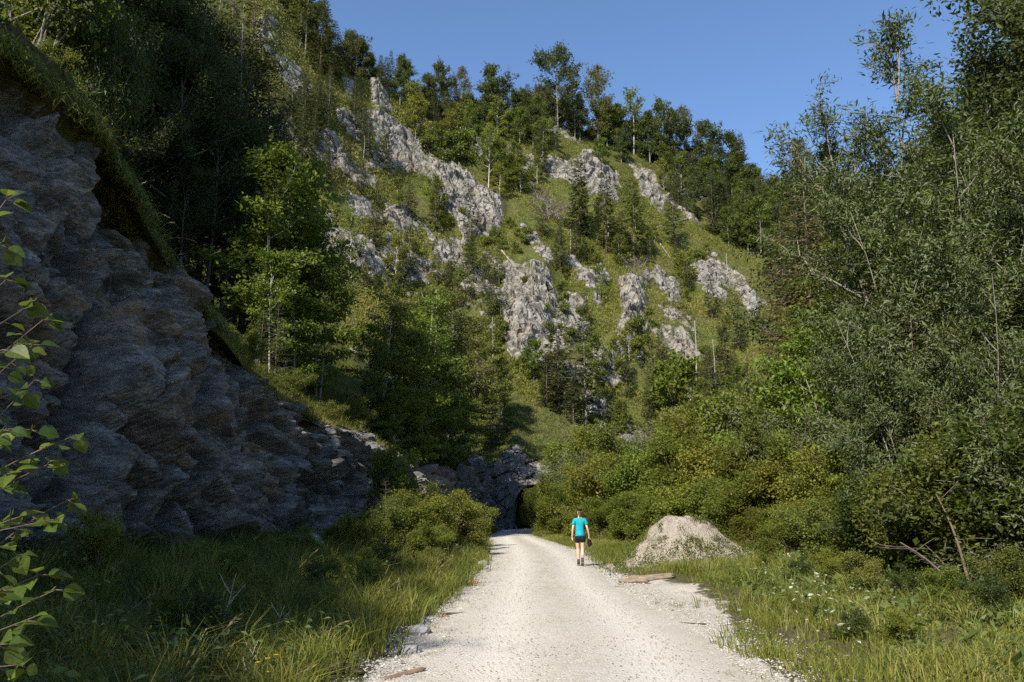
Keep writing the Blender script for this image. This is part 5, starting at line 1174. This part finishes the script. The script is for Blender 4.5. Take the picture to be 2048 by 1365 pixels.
    for i, (px, py) in enumerate([(317,1252),(552,1304),(535,1316),(515,1326),(536,1340)]):
        x, y = on_ground(px, py, .42); z0 = float(floor_z(x, y))
        r0 = thing('yellow_flower', ['small yellow flower alone in the shaded grass above the rotten log', 'upper yellow flower of the cluster in the left verge grass', 'second yellow flower down in the left verge cluster', 'leftmost yellow flower in the left verge cluster', 'lowest yellow flower of the left verge cluster'][i], 'flower', (x, y, z0), 0, 'yellow flowers in the left verge')
        m = MB(); m.add(*tube(np.array([[0, 0, -.02], [.01, 0, .2], [0, .01, .40]]), .003, 5)); link('stem', m.mesh('flower_stem', [gm], True), r0)
        m = MB(); a = np.linspace(0, 6.283, 7)[:-1]; D = np.stack([np.cos(a), np.sin(a), .35 + 0 * a], 1); m.add(*leafquads(np.tile([[0, .01, .405]], (6, 1)), D, np.tile([[0, 0, 1.]], (6, 1)), .026, .02)); link('petals', m.mesh('petals', [ym]), r0)
    # dry bare stems in the left verge
    for i, (px, py, h, lab) in enumerate([(440,1240,.75,'forked bare white stem standing in the left verge grass'), (540,1250,.5,'short bare dry stem right of the forked white stem'), (490,1300,.4,'low dry stem below the forked white stem')]):
        x, y = on_ground(px, py, .3); m = MB()
        P = bez(np.zeros(3), dirz(rng.normal(0, .5), 1.25), h, .05, 7, rng, .02); m.add(*tube(P, np.linspace(.008, .003, 7), 5))
        for f, a in ((.3, 2.4), (.5, .2), (.7, 3.0)): m.add(*tube(bez(along(P, np.array([f]))[0], dirz(a, .9), h * .4, .1, 5, rng, .03), np.linspace(.006, .002, 5), 4))
        tag(link('dry_stem', m.mesh('dry_stem', [BARKS['p']], True), None, (x, y, float(floor_z(x, y)))), lab, 'dry stem')
    # leaning dead stems and a reddish spruce trunk under the willows
    for px, py, px2, pyt, r, lab in [(1945,1225,1800,1085,.028,'bare grey stem leaning left under the willows'), (1950,1225,1870,985,.030,'bare curved stem rising from the same foot as the leaning one'), (1940,1222,1850,1090,.016,'thin dry stem between the leaning and the curved stem'), (1700,1045,1725,820,.07,'pale bent willow trunk above the right verge herbs'), (1668,900,1612,760,.05,'thin pale trunk between the fir and the willows')]:
        Y = on_ground(px, py, .1)[1] if py > 1060 else 20.0 if px == 1700 else 30.
        u1, e1 = ue(px, py); u2, e2 = ue(px2, pyt); A = np.array([u1 * Y, Y, max(float(floor_z(u1 * Y, Y)) - .1, EYE + e1 * Y) if py > 1060 else float(floor_z(u1 * Y, Y)) - .1]); B = np.array([u2 * (Y + .6), Y + .6, EYE + e2 * (Y + .6)])
        s_ = np.linspace(0, 1, 9)[:, None]; Q = (B - A) * s_ + np.array([.12, 0, .3]) * np.sin(s_ * 3.14) * np.linalg.norm(B - A) * .25; m = MB(); m.add(*tube(Q, np.linspace(r, r * .3, 9), 7))
        for f in (.5, .65, .8, .9): m.add(*tube(bez(along(Q, np.array([f]))[0], dirz(rng.random() * 6, rng.uniform(-.2, .9)), rng.uniform(.4, .9), .1, 5, rng, .04), np.linspace(r * .3, .004, 5), 5))
        tag(link('bare_stem', m.mesh('bare_stem', [BARKS['b'] if py > 1100 else BARKS['w']], True), None, A), lab, 'bare stem')

# ------------------------------------------------------------------ hazel reaching in from the left
def build_hazel():
    rng = np.random.default_rng(21); wood, lf = MB(), MB()
    base = np.array([-3.0, 3.1, float(floor_z(-3.0, 3.1))])
    out = np.array([(.0,.06),(.10,.30),(.24,.44),(.40,.48),(.55,.43),(.70,.32),(.84,.17),(1.,0.),(.84,-.17),(.70,-.32),(.55,-.43),(.40,-.48),(.24,-.44),(.10,-.30),(.0,-.06)])
    # finer toothed outline
    O = []
    for a, b in zip(out, np.roll(out, -1, 0)): O += [a, (a + b) / 2 + (b - a)[::-1] * np.array([1, -1]) * .0 + np.sign((a + b)[1]) * np.array([0, .035])]
    O = np.array(O[:-1]); no = len(O)
    def leaf(p, d, N, L):
        d = nrm(d); s = nrm(np.cross(d, N)); n = np.cross(s, d); w = .92 * L
        V = p + d * (O[:, :1] * L) + s * (O[:, 1:] * w) + n * (np.abs(O[:, 1:]) * .30 * L - (O[:, :1] ** 2) * .18 * L)
        mid = p + d * (np.linspace(0, 1, 5)[:, None] * L) - n * (np.linspace(0, 1, 5)[:, None] ** 2 * .18 * L)
        Vt = np.concatenate([V, p[None] + d * L * .5 - n * .045 * L]); F = np.stack([np.arange(no), (np.arange(no) + 1) % no, np.full(no, no)], 1)
        lf.add(Vt, F, tint=np.clip(rng.normal(.55, .22), 0, 1))
    tg = [(30,560,3.2),(70,620,3.1),(20,700,2.9),(95,690,3.3),(60,780,3.0),(20,860,2.9),(120,640,3.4),(90,860,3.3),(30,950,2.8),(200,870,3.4),(130,930,3.4),(40,1040,2.8),(110,1150,3.0),(60,1110,3.0),(20,1180,2.7),(80,1240,2.9),(140,1040,3.4),(30,400,3.2),(15,490,3.0),(150,1180,3.4),(10,1290,2.7),(60,1330,2.9),(100,760,3.5),(180,1000,3.6)]
    tg = [(a * .82 - 12, b, c) for a, b, c in tg]
    for i, (px, py, Y) in enumerate(tg):
        u, e = ue(px, py); tip = np.array([u * Y, Y, EYE + e * Y]); st = base + np.array([rng.normal(0, .08), rng.normal(0, .1), 0])
        mid = (st + tip) / 2 + np.array([-.35 + rng.normal(0, .2), rng.normal(0, .2), .3 + rng.normal(0, .25) + .2 * (tip[2] > 1.5)])
        t = np.linspace(0, 1, 12)[:, None]; P = st * (1 - t) ** 2 + mid * 2 * t * (1 - t) + tip * t ** 2
        wood.add(*tube(P, np.linspace(.009, .002, 12), 6))
        for f in np.concatenate([np.linspace(.45, 1, 16), [1., 1., 1.]]):
            p = along(P, np.array([f]))[0]; d = nrm(tip - mid); sd = 1 if rng.random() < .5 else -1
            dd = d * .5 + np.array([-d[1], d[0], 0]) * sd * .7 + np.array([.1, -.1, -.35]) + rng.normal(0, .25, 3)
            pe = p + nrm(dd) * .03; wood.add(*tube(np.array([p, (p + pe) / 2, pe]), .0018, 4))
            leaf(pe, dd, nrm(np.array([-.25, -.45, .8]) + rng.normal(0, .4, 3)), rng.uniform(.045, .088))
    root = thing('hazel_bush', 'nearest hazel branches with large toothed leaves reaching in at left edge', 'shrub', tuple(base))
    link('stems', wood.mesh('hazel_stems', [BARKS['b']], True), root).location = -Vector(base); link('foliage', lf.mesh('hazel_foliage', [MATS['hazel']]), root).location = -Vector(base)

# ------------------------------------------------------------------ the walker
def skin(name, verts, edges, mats, parent, sub=2, root=0):
    """verts: (x, y, z, rx, ry); one continuous skinned surface"""
    me = bpy.data.meshes.new(name + '_sk'); me.from_pydata([v[:3] for v in verts], edges, []); o = bpy.data.objects.new(name + '_sk', me); COL.objects.link(o)
    md = o.modifiers.new('s', 'SKIN'); md.use_smooth_shade = True; md.branch_smoothing = .3
    for i, v in enumerate(verts):
        d = me.skin_vertices[0].data[i]; d.radius = (v[3], v[4] if len(v) > 4 else v[3]); d.use_root = (i == root)
    s = o.modifiers.new('u', 'SUBSURF'); s.levels = sub; s.render_levels = sub
    dg = bpy.context.evaluated_depsgraph_get(); dg.update(); m2 = bpy.data.meshes.new_from_object(o.evaluated_get(dg)); m2.name = name
    bpy.data.objects.remove(o); bpy.data.meshes.remove(me)
    m2.materials.clear(); [m2.materials.append(m) for m in mats]
    m2.polygons.foreach_set('use_smooth', np.ones(len(m2.polygons), bool))
    return link(name, m2, parent)
def build_person():
    x, y = on_ground(1161, 1131, .04); z = .035
    skinm = plain('skin', (.52, .33, .24), .55, .35, .06, 20, .05); teal = plain('teal_jersey', (.008, .27, .33), .75, .2, .28, 7, .9); black = plain('black_cloth', (.010, .009, .012), .85, .2, .2, 20, .2)
    boot = plain('boot_leather', (.06, .05, .045), .8, .2, .3, 25, .3); sole = plain('boot_sole', (.13, .12, .11), .9, .1, .2, 30, .4); hairm = plain('brown_hair', (.07, .035, .02), .6, .3, .3, 40, .3); capm = plain('dark_cap', (.014, .015, .022), .8, .2)
    root = thing('person', 'person in teal t-shirt and black shorts walking away along the road', 'person', (x, y, z), rad(-4))
    V, E = [], []
    def add(p, prev=None):
        V.append(p); i = len(V) - 1
        if prev is not None: E.append((prev, i))
        return i
    pel = add((0, 0, .92, .125, .095)); sp = add((0, .0, 1.06, .105, .080), pel); ch = add((0, -.005, 1.22, .118, .088), sp); uc = add((0, -.01, 1.34, .095, .070), ch); nk = add((0, .005, 1.43, .046, .048), uc)
    hb = add((0, .03, 1.50, .055, .068), nk); hm = add((0, .04, 1.575, .070, .088), hb); ht = add((0, .03, 1.64, .045, .060), hm)
    add((0, .145, 1.545, .010), hm)                                                   # nose
    for s in (-1, 1): add((s * .078, .03, 1.555, .010, .018), hm)                     # ears
    def hand(w, d, right, curl):
        w = np.array(w); d = nrm(np.array(d, float)); side = np.array([0, 1., 0]); side = nrm(side - d * (side @ d)); nn = np.cross(d, side)
        inn = -1 if right else 1
        p1 = w + d * .045; palm = add((*p1, .026, .017), None); V_ = palm
        k = add((*(w + d * .085), .030, .014), palm)
        for q, (off, ln) in enumerate([(-.030, .060), (-.010, .072), (.010, .070), (.029, .055)]):
            b = w + d * .095 + side * off * -1; prev = k
            for j in range(3):
                a = curl * (j + 1) * .5; b = b + (d * math.cos(a) + nn * inn * -math.sin(a) * (1 if right else -1) * (1 if right else 1)) * ln / 3; prev = add((*b, .0085 - .001 * j), prev)
        b = w + d * .035 + side * .026; t1 = add((*b, .012), palm); b = b + (d * .7 + side * .6) * .03; t2 = add((*b, .010), t1); add((*(b + (d * .9 + side * .1) * .028), .008), t2)
        return palm
    for s, el, wr, hd in ((-1, (-.215, -.035, 1.09), (-.235, .02, .86), (0, .12, -1)), (1, (.225, -.03, 1.10), (.275, .03, .885), (-.05, .10, -1))):
        sh = add((s * .150, -.01, 1.355, .050, .048), uc); ua = add(((s * .150 + el[0]) / 2 , (el[1]) / 2, 1.23, .041), sh); e = add((*el, .034), ua); f = add(tuple(np.array(el) * .6 + np.array(wr) * .4) + (.033,), e); w = add((*wr, .022, .024), f)
        E.append((w, hand(wr, hd, s > 0, .5 if s < 0 else 1.25)))
    for s, kn, cf, an in ((-1, (-.070, .07, .50), (-.066, .05, .36), (-.055, .055, .12)), (1, (.068, .02, .50), (.066, -.09, .36), (.058, -.235, .17))):
        hp = add((s * .082, 0, .86, .088, .092), pel); th = add((s * .078, kn[1] * .5, .69, .072), hp); k = add((*kn, .050), th); c = add((*cf, .052), k); a = add((*an, .033), c)
        if s < 0: add((-.055, .10, .055, .034), a)
        else: add((.058, -.19, .10, .034), a)
    body = skin('body', V, E, [skinm], root)
    # clothes
    V = [(0, 0, .83, .165, .125), (0, 0, .93, .160, .120), (0, 0, 1.08, .138, .102), (0, -.005, 1.22, .148, .108), (0, -.01, 1.335, .130, .085), (0, -.005, 1.405, .070, .060)]
    E = [(0,1),(1,2),(2,3),(3,4),(4,5)]
    for s in (-1, 1):
        i = len(V); V += [(s * .155, -.01, 1.352, .062, .060), (s * .195, -.02, 1.24, .058, .058), (s * .210, -.025, 1.185, .057, .057)]; E += [(4, i), (i, i+1), (i+1, i+2)]
    skin('t_shirt', V, E, [teal], root)
    V = [(0, 0, .94, .150, .115), (0, 0, .84, .165, .125)]; E = [(0, 1)]
    for s, yy in ((-1, .03), (1, .005)):
        i = len(V); V += [(s * .085, yy * .4, .77, .100, .105), (s * .084, yy, .645, .092, .095)]; E += [(1, i), (i, i+1)]
    skin('shorts', V, E, [black], root)
    # boots: planted left, lifting right
    b1 = skin('boot', [(-.055,.045,.20,.044), (-.055,.05,.10,.048), (-.055,.075,.055,.046,.044), (-.057,.17,.05,.044,.034), (-.06,.245,.04,.034,.024)], [(0,1),(1,2),(2,3),(3,4)], [boot], root)
    b2 = skin('boot', [(.058,-.20,.25,.043), (.058,-.235,.165,.046), (.058,-.225,.115,.046,.044), (.058,-.15,.055,.044,.036), (.06,-.085,.03,.034,.024)], [(0,1),(1,2),(2,3),(3,4)], [boot], root)
    for b, pts in ((b1, [(-.055,.02,.018), (-.055,.12,.012), (-.06,.27,.014)]), (b2, [(.058,-.275,.095), (.058,-.18,.028), (.06,-.07,.006)])):
        m = MB(); P = np.array(pts); n_ = np.cross(nrm(P[-1] - P[0]), [1, 0, 0]); w = np.array([.042, .047, .038])
        Vv = [];
        for q in range(3):
            for sx in (-1, 1):
                for sz in (-1, 1): Vv.append(P[q] + np.array([sx * w[q], 0, 0]) + n_ * sz * .012)
        F = [[0,1,3,2],[8,10,11,9]]
        for q in (0, 4): F += [[q, q+4, q+5, q+1], [q+2, q+3, q+7, q+6], [q+1, q+5, q+7, q+3], [q, q+2, q+6, q+4]]
        m.add(Vv, np.array(F)); link('sole', m.mesh('sole', [sole]), b)
    skin('sock', [(-.055,.047,.205,.038), (-.056,.048,.235,.038)], [(0,1)], [black], root); skin('sock', [(.058,-.19,.265,.038), (.059,-.175,.292,.038)], [(0,1)], [black], root)
    skin('hair', [(0,.015,1.60,.074,.085), (0,-.015,1.555,.066,.062), (0,-.035,1.50,.042,.035), (0,-.06,1.455,.028,.022), (0,-.065,1.41,.014,.012)], [(0,1),(1,2),(2,3),(3,4)], [hairm], root)
    skin('cap', [(0,.03,1.612,.081,.098), (0,.03,1.655,.060,.075), (0,.13,1.615,.055,.012), (0,.19,1.60,.045,.008)], [(0,1),(0,2),(2,3)], [capm], root)
    ew = plain('eye_white', (.7, .68, .66), .3, .5, .02)
    for s in (-1, 1):
        bm = bmesh.new(); bmesh.ops.create_uvsphere(bm, u_segments=10, v_segments=8, radius=.012); me = bpy.data.meshes.new('eye'); bm.to_mesh(me); bm.free(); me.materials.append(ew); link('eye', me, root, (s * .032, .116, 1.580))
    lip = plain('lip', (.42, .16, .14), .5, .3, .05); m = MB(); m.add(*tube(np.array([[-.024,.108,1.513],[0,.118,1.511],[.024,.108,1.513]]), .005, 6)); link('mouth', m.mesh('mouth', [lip], True), root)
    # bag in the right hand
    R = Matrix.Rotation(rad(-4), 4, 'Z'); hp = R @ Vector((.272, .045, .80)); bx = Vector((x, y, z)) + hp
    bag = thing('camera_bag', 'small black bag carried in the right hand of the walker', 'bag', (bx.x + .012, bx.y, bx.z - .25), rad(-4))
    def rbox(nm, sx, sy, sz, loc, bev, par):
        bm = bmesh.new(); bmesh.ops.create_cube(bm, size=1); bmesh.ops.scale(bm, vec=(sx, sy, sz), verts=bm.verts); bmesh.ops.bevel(bm, geom=bm.edges[:], offset=bev, segments=3, affect='EDGES'); me = bpy.data.meshes.new(nm); bm.to_mesh(me); bm.free(); me.materials.append(black); return link(nm, me, par, loc)
    rbox('pouch', .125, .17, .19, (0, 0, .10), .03, bag); rbox('lid', .135, .18, .05, (0, 0, .195), .018, bag); rbox('front_pocket', .03, .12, .10, (.068, 0, .085), .012, bag)
    t = np.linspace(0, math.pi, 14); m = MB(); m.add(*tube(np.stack([0 * t - .012, .07 * np.cos(t), .20 + .05 * np.sin(t)], 1), .007, 8)); link('handle', m.mesh('handle', [black], True), bag)
# ================================================================== light, sky, camera
SUN_EL, SUN_AZ = rad(40), math.atan2(-.47, -.883)      # behind the camera, to its left
def build_light():
    w = bpy.data.worlds.new('World'); SC.world = w; w.use_nodes = True
    nt = w.node_tree; nt.nodes.clear()
    out = nt.nodes.new('ShaderNodeOutputWorld'); bg = nt.nodes.new('ShaderNodeBackground'); sky = nt.nodes.new('ShaderNodeTexSky')
    sky.sky_type = 'NISHITA'; sky.sun_disc = False; sky.sun_elevation = SUN_EL; sky.sun_rotation = SUN_AZ
    sky.altitude = 700; sky.air_density = 1.0; sky.dust_density = .25; sky.ozone_density = 5.0
    bg.inputs['Strength'].default_value = .114
    nt.links.new(sky.outputs[0], bg.inputs[0]); nt.links.new(bg.outputs[0], out.inputs[0])
    s = bpy.data.lights.new('sun', 'SUN'); s.energy = 5.0; s.angle = rad(.53); s.color = (1.0, .93, .82)
    so = bpy.data.objects.new('sun', s); COL.objects.link(so)
    d = Vector((math.sin(SUN_AZ) * math.cos(SUN_EL), math.cos(SUN_AZ) * math.cos(SUN_EL), math.sin(SUN_EL)))
    so.rotation_euler = d.to_track_quat('Z', 'Y').to_euler(); so.location = (-40, -60, 90)
    c = bpy.data.cameras.new('camera'); co = bpy.data.objects.new('camera', c); COL.objects.link(co)
    c.sensor_width = 36; c.lens = 36 * F_PX / 2048; c.clip_start = .05; c.clip_end = 2000
    co.location = (0, 0, EYE); co.rotation_euler = (math.pi / 2 + PITCH, 0, 0)
    SC.camera = co
    v = SC.view_settings; v.view_transform = 'Standard'; v.look = 'None'; v.exposure = EXPOSURE; v.gamma = 1
    SC.render.engine = 'CYCLES'
    cy = SC.cycles; cy.max_bounces = 6; cy.diffuse_bounces = 3; cy.glossy_bounces = 2; cy.transmission_bounces = 4; cy.transparent_max_bounces = 6
    cy.caustics_reflective = False; cy.caustics_refractive = False; cy.use_denoising = False
    SC.render.film_transparent = False
EXPOSURE = .92
build_terrain(); build_protos(); print('protos', time.time()-T0)
build_tunnel(); build_mountain_trees(); build_left_trees(); build_right_plants(); build_shade_bushes(); label_plants(); print('plants', time.time()-T0)
build_cover(); build_mound(); build_props(); build_hazel(); build_person()
build_light(); print('done', time.time()-T0)
